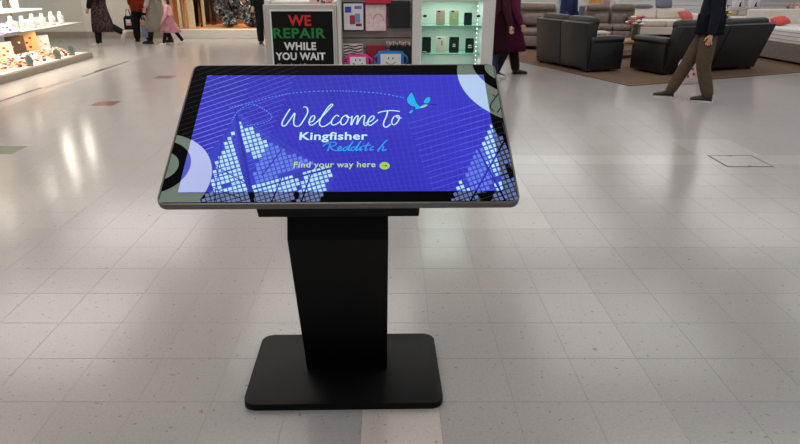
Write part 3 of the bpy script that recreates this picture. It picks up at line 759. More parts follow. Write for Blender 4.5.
# ================================================================ JEWELLERY SHOP WINDOW
JX, JY0, JY1 = -5.98, 7.4, 12.80
jw = thing('jewellery_window', 'glass fronted jewellery window with lit shelves on a low plinth', 'display case', (JX - .6, 10.1, 0))
def jbox(name, lo, hi, m, bev=.004, parent=jw):
    bm = NB(); box(bm, lo, hi, bev=bev, seg=1); return obj(name, bm, m, parent, world=True)
M_STONE = mat('plinth_stone', (150, 140, 128), 0.4, var=0.08, scale=8); M_JWHITE = mat('case_white', (236, 232, 226), 0.5, var=0.02)
M_EDGE = mat('shelf_edge', (176, 170, 160), 0.35, var=0.04)
jbox('plinth', (JX - 1.2, JY0, 0), (JX + .03, JY1 + .03, .105), M_STONE)
jbox('case_floor', (JX - 1.15, JY0 + .02, .106), (JX - .03, JY1 - .03, .118), M_JWHITE)
jbox('canopy', (JX - 1.2, JY0, 2.3), (JX + .03, JY1 + .03, 2.55), M_JWHITE)
bk = jbox('back_panel', (JX - 1.2, JY0 + .02, .118), (JX - 1.14, 11.3, 2.299), M_CREAM, 0)
sh = jbox('shelf', (JX - .951, JY0 + .03, .655), (JX - .04, JY1 - .04, .690), M_EDGE)
jbox('shelf', (JX - 1.05, 10.35, .955), (JX - .42, 12.10, .98), M_JWHITE)
jbox('shelf_divider', (JX - .75, 9.70, .691), (JX - .06, 9.735, 1.02), M_EDGE); jbox('shelf', (JX - .75, JY0 + .03, 1.0), (JX - .05, 9.70, 1.03), M_EDGE)
for y in (9.0, 10.6, 12.0):
    jbox('shelf_support', (JX - .98, y - .012, .118), (JX - .952, y + .012, 2.299), mat('support_bronze', (140, 116, 96), .4, metal=.5), 0)
M_JGLASS = glass_mat('window_glass', (252, 253, 252), 0.975)
for (y0, y1) in ((JY0 + .01, 10.05), (10.06, JY1 - .002)):
    bm = NB(); box(bm, (JX - .008, y0, .106), (JX, y1, 2.299)); obj('glass_pane', bm, M_JGLASS, jw, world=True)
bm = NB(); box(bm, (JX - 1.13, JY1 - .010, .106), (JX - .01, JY1 - .002, 2.299)); obj('glass_pane', bm, M_JGLASS, jw, world=True)
M_SPOT = mat('spot_lens', (255, 246, 228), .4, emit=55.0, var=0.0)
for k, y in enumerate((8.4, 9.4, 10.85, 11.75)):
    bm = NB(); tube(bm, [(JX - .22, y, 2.3), (JX - .22, y, 2.12)], .05, 12); obj('spot_housing', bm, M_EDGE, jw, True, world=True)
    bm = NB(); tube(bm, [(JX - .22, y, 2.119), (JX - .22, y, 2.10)], .055, 12); obj('spot_lens', bm, M_SPOT, jw, True, world=True)
area_light('window_lamp', (JX - .45, 10.1, 2.06), .5, 105, (1.0, .90, .76), sy=5.0, spread=math.radians(105))
area_light('window_lamp', (JX - .40, 10.1, .64), .3, 34, (1.0, .88, .72), sy=5.0, spread=math.radians(140))
area_light('window_lamp', (JX - .65, 11.2, .95), .25, 5, (1.0, .92, .8), sy=1.6)
M_STREAK = mat('streak_glow', (255, 244, 226), .4, emit=20.0, var=0.0)  # added glowing panels, hung to throw two bright streaks on the floor
for (y, z) in ((11.5, 1.62), (12.35, 1.72)):
    bm = NB(); box(bm, (JX - .15, y - .07, z - .14), (JX - .10, y + .07, z + .16), bev=.01); obj('added_glow_panel', bm, M_STREAK, jw, world=True)
    bm = NB(); tube(bm, [(JX - .13, y, z + .16), (JX - .13, y, 2.3)], .012, 8); obj('glow_panel_rod', bm, M_EDGE, jw, True, world=True)
# goods: sloping pads with jewellery, busts, boxes
PADC = [(226, 214, 196), (214, 178, 130), (120, 62, 44), (232, 226, 220), (96, 84, 78), (188, 140, 96)]
GEM = [(216, 190, 150), (150, 52, 44), (206, 206, 210), (120, 70, 120), (222, 208, 186), (60, 110, 110), (196, 120, 60)]
def pad(label, x, y, z, w_, d_, rise, padc, n, group, tagc=None):
    t = thing('jewellery_pad', label, 'jewellery pad', (x, y, z), PI / 2, group)
    bm = NB(); prism(bm, [(-d_ / 2, 0), (d_ / 2, 0), (d_ / 2, rise), (-d_ / 2, .012)], -w_ / 2, w_ / 2, axis=0, bev=.003, seg=1)
    obj('pad', bm, mat('pad_%d_%d_%d' % padc, padc, .8), t)
    for k in range(n):
        c_ = random.choice(GEM); u, v = random.uniform(-.42, .42), random.uniform(-.40, .42)
        bm = NB(); ball(bm, (u * w_, v * d_, .012 + (v + .5) * (rise - .012) + .010), (.022 + .016 * random.random(), .022, .013), 7, 5, Matrix.Rotation(random.random() * 3, 4, 'Z'))
        obj('charm', bm, mat('gem_%d_%d_%d' % c_, c_, .25, metal=.4), t, True)
    if tagc:
        bm = NB(); box(bm, (-w_ / 2 + .01, -d_ / 2 - .03, .001), (-w_ / 2 + .07, -d_ / 2 - .002, .05)); obj('price_card', bm, mat('card_%d_%d_%d' % tagc, tagc, .6), t)
    return t
kinds = ['beige', 'tan', 'brown', 'white', 'charcoal', 'ochre']
for k in range(11):
    y = 8.35 + k * .395; c_ = [0, 1, 0, 5, 3, 0, 1, 3, 0, 5, 0][k]
    pad('%s velvet jewellery pad on the window floor, place %s from the near end' % (kinds[c_], 'first second third fourth fifth sixth seventh eighth ninth tenth eleventh'.split()[k]),
        JX - .36, y, .1185, .36, .34, .14, PADC[c_], 34, 'jewellery pads on the window floor', [(150, 52, 104), (70, 110, 104)][k % 2] if k % 2 == 0 else None)
def stand(label, x, y, z, w_, h_, colr, trim, group):
    t = thing('display_stand', label, 'display stand', (x, y, z), PI / 2 - .5, group)
    bm = NB(); prism(bm, [(-.03, 0), (.05, 0), (.05, h_ * .6), (.035, h_), (.015, h_), (-.02, .03)], -w_ / 2, w_ / 2, axis=0, bev=.004, seg=1)
    obj('board', bm, mat('stand_%d_%d_%d' % colr, colr, .7), t)
    for k in range(4):
        bm = NB(); ball(bm, (random.uniform(-.3, .3) * w_, -.012 + .026 * k / 4, h_ * (.25 + .16 * k)), (.03, .012, .022), 8, 6); obj('pendant', bm, mat('gem_%d_%d_%d' % trim, trim, .25, metal=.4), t, True)
SC = [(206, 160, 96), (120, 60, 40), (222, 196, 158), (96, 84, 82), (214, 184, 140), (168, 122, 78), (228, 214, 196), (88, 60, 44), (216, 170, 110), (204, 200, 196)]
SN = ['amber', 'mahogany', 'buff', 'charcoal', 'honey', 'cinnamon', 'ivory', 'chocolate', 'golden', 'pearl grey']
for k in range(10):
    stand('%s upright jewellery board at the back of the window floor' % SN[k], JX - .66, 8.5 + k * .42, .1185, .34, .36 + .06 * (k % 3), SC[k], GEM[k % 7], 'upright boards on the window floor')
# oval framed medallions
for k, (y, ww) in enumerate(((9.70, 'nearest the frame edge'), (10.75, 'in the middle of the window'), (11.70, 'beside the buff board'), (12.25, 'next to the far glass corner'))):
    t = thing('oval_medallion', 'grey oval medallion card %s' % ww, 'medallion', (JX - .10, y, .1185), PI / 2 - .75, 'oval medallion cards')
    R_ = Matrix.Rotation(math.radians(-35), 4, 'X')
    bm = NB(); loft(bm, [(0, 0, -.006, .062, .09), (0, 0, .006, .062, .09)], 20); bmesh.ops.transform(bm, matrix=Matrix.Translation((0, 0, .09)) @ Matrix.Rotation(math.radians(62), 4, 'X'), verts=bm.verts); obj('frame', bm, mat('medal_grey', (128, 116, 120), .5), t)
    bm = NB(); loft(bm, [(0, 0, .007, .036, .060), (0, 0, .010, .036, .060)], 20); bmesh.ops.transform(bm, matrix=Matrix.Translation((0, 0, .09)) @ Matrix.Rotation(math.radians(62), 4, 'X'), verts=bm.verts); obj('centre', bm, mat('medal_mid', (84, 120, 116) if k % 2 == 0 else (112, 98, 112), .4), t)
    bm = NB(); box(bm, (-.05, -.02, 0), (.05, .03, .02)); obj('foot', bm, mat('card_150_52_104', (150, 52, 104), .6), t)
# upper shelf: white necklace busts, white boxes, a black tray, a lilac pad
def bust(label, x, y, z, s):
    t = thing('necklace_bust', label, 'necklace bust', (x, y, z), PI / 2, 'white necklace busts on the shelves')
    bm = NB(); loft(bm, [(0, 0, 0, .07 * s, .045 * s), (0, 0, .02 * s, .075 * s, .05 * s), (0, .01, .10 * s, .10 * s, .055 * s), (0, .02, .17 * s, .09 * s, .05 * s), (0, .02, .21 * s, .045 * s, .035 * s), (0, .02, .27 * s, .036 * s, .03 * s)], 16); obj('bust_form', bm, mat('bust_white', (238, 234, 232), .6, var=.02), t, True)
    bm = NB(); tube(bm, [(.07 * s * math.cos(a), -.045 * s - .006 + .02 * abs(math.cos(a)), .18 * s - .07 * s * math.sin(a)) for a in [PI * q / 8 for q in range(9)]], .004, 6); obj('necklace', bm, mat('silver', (196, 196, 200), .2, metal=.9), t, True)
bw = ['nearest the lilac pad', 'second along the main shelf', 'third along the main shelf', 'fourth along the main shelf', 'fifth along the main shelf', 'last before the glass corner']
for k in range(6): bust('white necklace bust %s' % bw[k], JX - .25, 10.75 + k * .33, .691, .85 - .06 * (k % 2))
bw = ['at the near end of the upper shelf', 'in the middle of the upper shelf', 'at the far end of the upper shelf']
for k in range(3): bust('white necklace bust %s' % bw[k], JX - .62, 10.6 + k * .5, .981, .9)
for k, (y, x, l) in enumerate(((10.85, -.55, 'short'), (11.25, -.55, 'long'), (11.6, -.52, 'squat'), (12.1, -.50, 'slim'))):
    t = thing('gift_box', '%s white jewellery gift box on the main shelf' % l, 'box', (JX + x, y, .691), 0.2 * k, 'white gift boxes')
    bm = NB(); box(bm, (-.07, -.09, 0), (.07, .09, .06 + .015 * k), bev=.005); obj('box_body', bm, M_JWHITE, t)
    bm = NB(); box(bm, (-.074, -.094, .061 + .015 * k), (.074, .094, .09 + .015 * k), bev=.005); obj('lid', bm, M_JWHITE, t)
t = pad('lilac velvet pad leaning on the main shelf beside the black tray', JX - .25, 10.35, .691, .48, .42, .20, (172, 156, 204), 8, None)
t = thing('jewellery_tray', 'black lined tray of silver rings behind the near glass', 'tray', (JX - .30, 9.35, .691), PI / 2)
bm = NB(); prism(bm, [(-.2, 0), (.22, 0), (.22, .22), (.19, .22), (-.2, .03)], -.30, .30, axis=0, bev=.003, seg=1); obj('tray_body', bm, M_PBLACK, t)
for k in range(14):
    u, v = random.uniform(-.25, .25), random.uniform(-.14, .12); bm = NB(); ball(bm, (u, v, .06 + (v + .2) * .48 + .005), (.024, .018, .014), 7, 5); obj('ring', bm, mat('silver', (196, 196, 200), .2, metal=.9), t, True)

# ================================================================ CLOTHES SHOP WINDOW (behind the shoppers)
WX0, WX1 = -5.7, 0.4
win = thing('clothes_shop_window', 'clothes shop window with a warm orange interior above a white sill', 'shop window', ((WX0 + WX1) / 2, WY, 0))
def wbox(name, lo, hi, m, bev=.004, parent=win):
    bm = NB(); box(bm, lo, hi, bev=bev, seg=1); return obj(name, bm, m, parent, world=True)
M_SILL = mat('white_sill', (222, 216, 208), .4, var=.03)
wbox('sill', (WX0, WY - .10, .0), (WX1, WY + .25, .215), M_SILL); wbox('sill_ledge', (WX0, WY - .14, .0), (WX1, WY - .101, .06), M_SILL)
wbox('window_floor', (WX0 + .02, WY + .26, .20), (WX1 - .02, WY + 1.9, .225), mat('tan_boards', (196, 140, 92), .5, var=.1), 0)
wbox('window_back', (WX0 + .02, WY + 1.9, .0), (WX1 - .02, WY + 1.98, 3.0), mat('amber_backdrop', (196, 132, 86), .7, rgb2=(160, 96, 62), scale=2.0), 0)
wbox('window_side', (WX0 - .001, WY + .26, .0), (WX0 + .05, WY + 1.9, 3.0), mat('amber_side', (206, 150, 104), .7), 0); wbox('window_side', (WX1 - .05, WY + .26, .0), (WX1, WY + 1.9, 3.0), mat('amber_side', (206, 150, 104), .7), 0)
wbox('fascia', (WX0, WY, 2.8), (WX1, WY + .25, CEIL - .01), M_SILL)
wbox('mullion', (-2.42, WY + .02, .216), (-2.36, WY + .1, 2.8), M_EDGE)
for (a, b_) in ((WX0 + .01, -2.43), (-2.35, WX1 - .01)):
    bm = NB(); box(bm, (a, WY + .05, .216), (b_, WY + .058, 2.8)); obj('glass_pane', bm, M_JGLASS, win, world=True)
area_light('shop_lamp', (-3.8, WY + 1.0, 2.6), 2.4, 95, (1.0, .84, .62), sy=1.0)
area_light('shop_lamp', (-1.0, WY + 1.0, 2.6), 2.0, 70, (1.0, .84, .62), sy=1.0)
FZ = .2255
# cream table in the window
M_TCREAM = mat('table_cream', (224, 204, 172), .5); tb = thing('window_table', 'tall cream table standing in the clothes shop window', 'table', (oy(191, 15, WY + .5).x, WY + .5, FZ))
bm = NB(); box(bm, (-.33, -.25, .74), (.33, .25, .82), bev=.006); obj('tabletop', bm, M_TCREAM, tb)
for (x, y, w_) in ((.06, -.18, .08), (-.24, -.18, .035), (.28, .18, .035), (-.24, .18, .035)):
    bm = NB(); box(bm, (x - w_, y - .03, 0), (x + w_, y + .03, .739), bev=.004); obj('leg', bm, M_TCREAM, tb)
# crumpled silver foil mounds
def foil(label, px, Y, r, h_, seed):
    rnd = random.Random(seed); c_ = oy(px, 15, Y)
    bm = NB(); bmesh.ops.create_icosphere(bm, subdivisions=4, radius=1.0)
    for v in bm.verts:
        k = rnd.uniform(.66, 1.12); v.co = Vector((v.co.x * r * k, v.co.y * r * .6 * k, (v.co.z * .5 + .5) * h_ * rnd.uniform(.75, 1.08)))
    zmin = min(v.co.z for v in bm.verts)
    for v in bm.verts: v.co.z -= zmin
    o = obj('foil_decoration', bm, mat('foil', (150, 152, 158), .22, metal=.85, rgb2=(30, 30, 36), scale=9), None); o.location = (c_.x, Y, FZ)
    return tag(o, label, 'decoration', 'crumpled foil mounds')
foil('tall crumpled silver foil mound in the clothes shop window', 229, WY + .95, .38, 1.15, 3)
foil('low crumpled silver foil mound next to the black clad shopper', 252, WY + .62, .33, .72, 5)
foil('small crumpled silver foil mound in front of the tall one', 228, WY + .46, .20, .42, 8)
# upright display board in warm wood
bm = NB(); box(bm, (-.05, -.03, 0), (.05, .03, 1.7), bev=.004); o = tag(obj('wooden_post', bm, mat('pale_wood', (206, 172, 120), .5, var=.1)), 'pale wooden post between the foil mounds', 'post'); o.location = (oy(247.5, 8, WY + 1.1).x, WY + 1.15, FZ)

# ================================================================ SOFAS AND BEDS
def at_uv(P, u, v): return P + U * u + V * v
def sofa(label, loc, rz, seats, w_, depth, h_, leather, lean, group=None, arm_h=.56, seat_h=.43, name='recliner_sofa', head_r=.09):
    """width along x, faces +y, stands on z=0.009 (carpet)"""
    t = thing(name, label, 'sofa', loc, rz, group)
    aw = .22; d = depth; iw = w_ - 2 * aw; sw = iw / seats; Z0 = .0
    for s in (-1, 1):
        x0, x1 = sorted((s * (w_ / 2 - aw), s * w_ / 2))
        bm = NB(); prism(bm, [(-d / 2 + .16, .03), (d / 2, .03), (d / 2 + .01, arm_h - .12), (d / 2 - .06, arm_h - .05), (-d / 2 + .16, arm_h - .05)], x0, x1, axis=0, bev=.025); a = obj('arm', bm, leather, t, 0.7)
        bm = NB(); box(bm, (x0 - .01, -d / 2 + .14, arm_h - .10), (x1 + .01, d / 2 + .02, arm_h + .03), bev=.06, seg=3); obj('arm_pad', bm, leather, a, 0.8)
    bm = NB(); box(bm, (-iw / 2, -d / 2 + .26, .08), (iw / 2, d / 2 - .05, seat_h - .14), bev=.01); obj('seat_base', bm, leather, t)
    for k in range(seats):
        x0 = -iw / 2 + k * sw; x1 = x0 + sw; e = .004
        bm = NB(); box(bm, (x0 + e, -d / 2 + .22, seat_h - .13), (x1 - e, d / 2 + .01, seat_h), bev=.05, seg=3); obj('seat_cushion', bm, leather, t, 0.8)
        bm = NB(); box(bm, (x0 + e, d / 2 - .045, .07), (x1 - e, d / 2 + .015, seat_h - .135), bev=.025); obj('footrest', bm, leather, t, 0.8)
        # back shell: leaning slab, wider than the seat at the outer ends
        xa = x0 - (aw * .82 if k == 0 else 0) + e; xb = x1 + (aw * .82 if k == seats - 1 else 0) - e
        yb = -d / 2 + .13
        bm = NB(); prism(bm, [(yb, .06), (yb + .10, .06), (yb + .22 - lean, h_ - .05), (yb + .10 - lean, h_), (yb - lean - .01, h_ - .02)], xa, xb, axis=0, bev=.018); bs = obj('back_shell', bm, leather, t, 0.7)
        bm = NB(); box(bm, (xa + .02, -.10, -.085), (xb - .02, .10, .085), bev=.075, seg=3); bmesh.ops.translate(bm, verts=bm.verts, vec=(0, yb + .19 - lean, h_ - .01)); obj('headrest', bm, leather, bs, 0.8)
        bm = NB(); box(bm, (x0 + .02, -.08, -.13), (x1 - .02, .08, .13), bev=.07, seg=3); bmesh.ops.translate(bm, verts=bm.verts, vec=(0, yb + .24 - lean * .6, h_ - .27)); obj('lumbar_cushion', bm, leather, bs, 0.8)
    for sx in (-1, 1):
        for sy in (-1, 1):
            bm = NB(); box(bm, (sx * (w_ / 2 - .12) - .03, sy * (d / 2 - .2) - .03, 0), (sx * (w_ / 2 - .12) + .03, sy * (d / 2 - .2) + .03, .079)); obj('foot', bm, M_PBLACK, t)
    return t
M_CHAR = mat('charcoal_leather', (19, 20, 22), .45, var=.15, scale=14, bump=.08)
M_BRN = mat('taupe_leather', (122, 108, 100), .40, var=.14, scale=10, bump=.08)
M_CRM = mat('cream_leather', (222, 214, 203), .5, var=.05, scale=8, bump=.05)
CZ = .0095
TH1 = math.atan2(-U.x, U.y); TH2 = math.atan2(-V.x, V.y)
B2 = flr(584, 74); B1 = B2 + V * 1.56 ; c_ = (B1 + B2) / 2 + U * .36
sofa('charcoal leather two-seat recliner with its back to the walkway', (c_.x, c_.y, CZ), TH1, 2, 1.56, .84, .82, M_CHAR, .06, 'charcoal recliners')
A1 = flr(668, 77.5); c_ = A1 + U * 1.08 + V * .46
sofa('charcoal leather two-seat recliner behind the man in brown trousers', (c_.x, c_.y, CZ), TH2, 2, 2.16, .90, .80, M_CHAR, .24, 'charcoal recliners')
c_ = flr(536, 50) + Vector((0, .45, 0))
sofa('taupe leather recliner armchair behind the purple coat', (c_.x, c_.y, CZ), math.radians(162), 1, 1.00, .95, .87, M_BRN, .10, name='recliner_armchair')
c_ = flr(612, 44) + Vector((0.05, .45, 0))
sofa('taupe leather two-seat recliner facing the walkway', (c_.x, c_.y, CZ), math.radians(170), 2, 1.26, .95, .80, M_BRN, .12)
def boxsofa(label, loc, rz, w_, d, h_, m, group=None):
    t = thing('cream_sofa', label, 'sofa', loc, rz, group)
    bm = NB(); box(bm, (-w_ / 2, -d / 2, .07), (w_ / 2, d / 2, .27), bev=.02); obj('seat_base', bm, m, t)
    for s in (-1, 1):
        bm = NB(); box(bm, (s * w_ / 2 - (.2 if s > 0 else 0), -d / 2 + .01, .271), (s * w_ / 2 + (.2 if s < 0 else 0), d / 2, .58), bev=.04); obj('arm', bm, m, t, .7)
        bm = NB(); box(bm, ((0 if s > 0 else -w_ / 2 + .202) + .003, -d / 2 + .18, .272), ((w_ / 2 - .202 if s > 0 else 0) - .003, d / 2 + .01, .43), bev=.04); obj('seat_cushion', bm, m, t, .7)
        bm = NB(); box(bm, ((0 if s > 0 else -w_ / 2 + .202) + .003, -d / 2 + .012, .431), ((w_ / 2 - .202 if s > 0 else 0) - .003, -d / 2 + .2, h_), bev=.05); obj('back_cushion', bm, m, t, .7)
        for sy in (-1, 1):
            bm = NB(); box(bm, (s * (w_ / 2 - .1) - .03, sy * (d / 2 - .1) - .03, 0), (s * (w_ / 2 - .1) + .03, sy * (d / 2 - .1) + .03, .069)); obj('foot', bm, M_PBLACK, t)
    return t
def cushion(label, loc, rot, size, m, cat='cushion', name='cushion', group=None):
    o = obj(name, pillow_bm(*size), m, None, True); o.location = loc; o.rotation_euler = rot
    return tag(o, label, cat, group)
S3 = flr(664, 38) + Vector((0, .45, 0))
boxsofa('cream leather sofa against the slatted white wall, blue grey cushions on top', (S3.x, S3.y, CZ), PI, 1.95, .9, .68, M_CRM, 'cream sofas')
S4 = Vector((oy(745, 10, 18.5).x, 18.6, 0))
boxsofa('cream leather sofa carrying two patterned white cushions', (S4.x, S4.y, CZ), PI, 1.5, .9, .68, M_CRM, 'cream sofas')
M_BG = mat('blue_grey_fabric', (112, 116, 134), .8, var=.1); M_NAVYF = mat('navy_fabric', (28, 42, 88), .8, var=.1)
cushion('plump blue grey cushion on the cream sofa back', (oy(664, 7, S3.y + .3).x, S3.y + .345, .82), (math.radians(68), 0, 0), (.46, .26, .14), M_BG, group='cushions on the cream sofa')
cushion('flat slate cushion lying left on the cream sofa back', (oy(643, 7, S3.y + .3).x, S3.y + .345, .752), (math.radians(14), 0, 0), (.56, .2, .09), mat('slate_fabric', (104, 104, 116), .8, var=.1), group='cushions on the cream sofa')
M_PAT = mat('patterned_cushion', (206, 202, 212), .8, rgb2=(196, 192, 204), scale=5)
for k, (px, n_) in enumerate(((737, 'left'), (752.5, 'right'))):
    cu_ = cushion('white cushion with a dark bird motif, %s of the pair' % n_, (oy(px, 5, S4.y + .2).x, S4.y + .14, .80), (math.radians(72), 0, 0), (.40, .42, .13), M_PAT, group='patterned cushions')
    bm = NB(); bm.faces.new([bm.verts.new((x, z - .06, .068)) for x, z in ((-.03, -.07), (.04, -.07), (.03, 0), (.06, .07), (.02, .05), (-.01, .0))]); obj('bird_motif', bm, M_PBLACK, cu_)
cushion('coral cushion lying on the seat of the cream sofa', (oy(686, 17, S3.y - .1).x, S3.y - .12, .53), (math.radians(35), 0, .3), (.42, .36, .12), mat('coral_fabric', (190, 82, 80), .8, var=.08))
# beds
def bed(label, loc, rz, w_, l_, base_h, mat_h, m_base, m_matt, hb, m_head, group=None):
    """length along y, head at +y"""
    t = thing('divan_bed', label, 'bed', loc, rz, group)
    bm = NB(); box(bm, (-w_ / 2, -l_ / 2, .04), (w_ / 2, l_ / 2, base_h), bev=.012); obj('divan_base', bm, m_base, t)
    bm = NB(); box(bm, (-w_ / 2 + .005, -l_ / 2 + .005, base_h + .001), (w_ / 2 - .005, l_ / 2 - .005, base_h + mat_h), bev=.035, seg=3); mt_ = obj('mattress', bm, m_matt, t, .7)
    for k in range(3):
        z = base_h + mat_h * (.24 + .26 * k); bm = NB()
        for lo, hi in (((-w_ / 2 - .001, -l_ / 2 - .001, z), (w_ / 2 + .001, -l_ / 2 + .007, z + .009)), ((-w_ / 2 - .001, l_ / 2 - .007, z), (w_ / 2 + .001, l_ / 2 + .001, z + .009)), ((-w_ / 2 - .001, -l_ / 2, z), (-w_ / 2 + .007, l_ / 2, z + .009)), ((w_ / 2 - .007, -l_ / 2, z), (w_ / 2 + .001, l_ / 2, z + .009))): box(bm, lo, hi)
        obj('piping', bm, mat('mattress_piping', (150, 146, 146), .7), mt_)
    if hb:
        bm = NB(); box(bm, (-w_ / 2 - .06, l_ / 2 + .004, .04), (w_ / 2 + .06, l_ / 2 + .12, hb), bev=.03); obj('headboard', bm, m_head, t, .7)
    for sx in (-1, 1):
        for sy in (-1, 1):
            bm = NB(); loft(bm, [(sx * (w_ / 2 - .1), sy * (l_ / 2 - .1), 0, .025, .025), (sx * (w_ / 2 - .1), sy * (l_ / 2 - .1), .039, .02, .02)], 8); obj('castor', bm, M_PBLACK, t)
    return t
M_DIV = mat('grey_divan', (118, 108, 102), .8, var=.08); M_MATT = mat('white_mattress', (222, 220, 222), .7, var=.03)
E1 = flr(777, 62); bw_, bl_ = 1.5, 2.0
Vb = (Vector((7.43, 12.617, 0)) - Vector((7.569, 11.619, 0))).normalized(); Ub = Vector((Vb.y, -Vb.x, 0))
bc = E1 + Ub * (bw_ / 2) + Vb * (-.05); br_ = math.atan2(-Vb.x, Vb.y)
bed('double bed with a bare white mattress on a grey divan', (bc.x, bc.y, CZ), br_, bw_, bl_, .34, .27, M_DIV, M_MATT, .90, M_CRM)
pz = .34 + .27 + CZ
q = bc + Vb * .66 - Ub * .38
cushion('coral red pillow leaning on the cream headboard', (q.x, q.y, pz + .09), (math.radians(22), math.radians(-8), br_ + .1), (.34, .26, .12), mat('coral_red', (206, 84, 76), .8, var=.06), 'pillow', 'pillow')
q = bc + Vb * .50 + Ub * .25
cushion('white pillow lying on the bare mattress', (q.x, q.y, pz + .075), (math.radians(10), 0, br_), (.6, .38, .15), M_MATT, 'pillow', 'pillow')
q2 = Vector((oy(805, 6, 16.3).x, 16.0, 0))
M_MAR = mat('maroon_throw', (62, 22, 28), .8, var=.2, scale=7)
bed('bed at the rear under a dark maroon throw', (q2.x, q2.y, CZ), br_, 1.5, 2.0, .40, .30, mat('cream_divan', (206, 198, 186), .7), M_MAR, 0, M_CRM)
cushion('floral beige and maroon pillow on the maroon throw', (q2.x + .2, q2.y - .5, .82), (math.radians(14), 0, br_), (.8, .5, .2), mat('floral_fabric', (196, 170, 150), .8, rgb2=(120, 52, 52), scale=11), 'pillow', 'pillow')
cushion('pale floral pillow to the left on the maroon throw', (q2.x - .62, q2.y - .45, .82), (math.radians(14), 0, br_ + .2), (.5, .42, .18), mat('floral_fabric2', (206, 184, 176), .8, rgb2=(110, 40, 50), scale=14), 'pillow', 'pillow')
# small tables, flowers, pictures
M_WOOD = mat('oak', (150, 116, 84), .45, var=.15, scale=6)
def small_table(label, x, y, w_, d, h_, m, rz=0):
    t = thing('coffee_table', label, 'table', (x, y, CZ), rz)
    bm = NB(); box(bm, (-w_ / 2, -d / 2, h_ - .04), (w_ / 2, d / 2, h_), bev=.006); obj('tabletop', bm, m, t)
    for sx in (-1, 1):
        for sy in (-1, 1):
            bm = NB(); box(bm, (sx * (w_ / 2 - .04) - .025, sy * (d / 2 - .04) - .025, 0), (sx * (w_ / 2 - .04) + .025, sy * (d / 2 - .04) + .025, h_ - .041), bev=.004, seg=1); obj('leg', bm, m, t)
    bm = NB(); box(bm, (-w_ / 2 + .05, -d / 2 + .05, h_ * .3), (w_ / 2 - .05, d / 2 - .05, h_ * .3 + .025)); obj('lower_shelf', bm, m, t)
    return t
tp = oy(632, 41, 12.7)
small_table('low oak coffee table between the charcoal recliners', tp.x, 12.9, .55, .9, tp.z, M_WOOD, TH1)
tq = oy(598, 32, 13.5)
small_table('small white side table beyond the left charcoal recliner', tq.x, 13.55, .42, .42, tq.z, mat('white_gloss', (214, 208, 200), .3))
FL_Z = CZ + tp.z
def bouquet(label, x, y, z, n, cols, spread, hgt, vase_c):
    t = thing('flower_vase', label, 'vase', (x, y, z))
    bm = NB(); loft(bm, [(0, 0, 0, .05, .05), (0, 0, .08, .065, .065), (0, 0, .2, .045, .045), (0, 0, .26, .055, .055)], 14); obj('vase', bm, mat('vase_%d_%d_%d' % vase_c, vase_c, .25), t, True)
    for k in range(n):
        a = 2.4 * k; r = spread * math.sqrt((k + .5) / n); e = Vector((r * math.cos(a), r * math.sin(a), hgt - .12 * r / spread + random.uniform(-.14, .04)))
        bm = NB(); tube(bm, [(0, 0, .22), (e.x * .5, e.y * .5, .22 + (e.z - .22) * .6), tuple(e)], .006, 5); st = obj('stem', bm, mat('stem_green', (52, 62, 38), .7), t)
        bm = NB(); col_ = cols[k % len(cols)]
        ball(bm, e, (.035, .035, .028), 8, 6)
        for j in range(5):
            b_ = 2 * PI * j / 5; ball(bm, e + Vector((.036 * math.cos(b_), .036 * math.sin(b_), .0)), (.028, .028, .016), 7, 5)
        obj('flower_head', bm, mat('petal_%d_%d_%d' % col_, col_, .7), st, True)
    for k in range(6):
        a = 1.1 * k; bm = NB(); r = spread * .8
        bm.faces.new([bm.verts.new(q) for q in ((.02 * math.cos(a), .02 * math.sin(a), .28), (r * .6 * math.cos(a - .25), r * .6 * math.sin(a - .25), .38), (r * math.cos(a), r * math.sin(a), .40), (r * .6 * math.cos(a + .25), r * .6 * math.sin(a + .25), .37))]); obj('leaf', bm, mat('leaf_green', (44, 56, 36), .6), t)
bouquet('vase of pink, white and cream flowers on the oak table', oy(637, 30, 12.75).x, 12.85, FL_Z + .001, 11, [(206, 90, 116), (232, 220, 200), (226, 214, 224), (212, 190, 130)], .16, .50, (70, 66, 58))
yv = oy(727, 9, 15.2)
small_table('narrow oak table behind the right charcoal recliner', yv.x, 15.2, .4, .4, .5, M_WOOD)
bouquet('vase of yellow flowers beside the navy jacket', yv.x, 15.2, CZ + .501, 7, [(226, 172, 30), (236, 188, 50)], .10, yv.z - .5, (40, 66, 60))
def canvas(label, x0, x1, y0, y1, Y, c1, c2, sc):
    a, b_ = oy(x0, y1, Y), oy(x1, y0, Y); h_ = b_.z - a.z
    t = thing('canvas_picture', label, 'picture', ((a.x + b_.x) / 2, Y, max(a.z, .02)), 0, 'canvas pictures by the rear wall')
    w_ = b_.x - a.x
    bm = NB(); box(bm, (-w_ / 2, 0, 0), (w_ / 2, .04, h_), bev=.003, seg=1); obj('stretcher', bm, M_PAPER, t)
    bm = NB(); box(bm, (-w_ / 2 + .004, -.003, .004), (w_ / 2 - .004, -.0004, h_ - .004)); obj('painted_face', bm, mat('paint_%d_%d_%d' % c1, c1, .6, rgb2=c2, scale=sc), t)
canvas('pale blue seascape canvas behind the left charcoal recliner', 557.5, 571, -14, 15, 20.5, (96, 136, 196), (176, 190, 186), 3)
canvas('orange and yellow abstract canvas above the taupe two-seat recliner', 588, 603.5, -14, 8, 20.5, (206, 132, 30), (224, 160, 70), 5)
canvas('crimson and grey abstract canvas near the slatted wall', 603.8, 612, -14, 4.5, 20.5, (150, 20, 36), (190, 184, 196), 5)
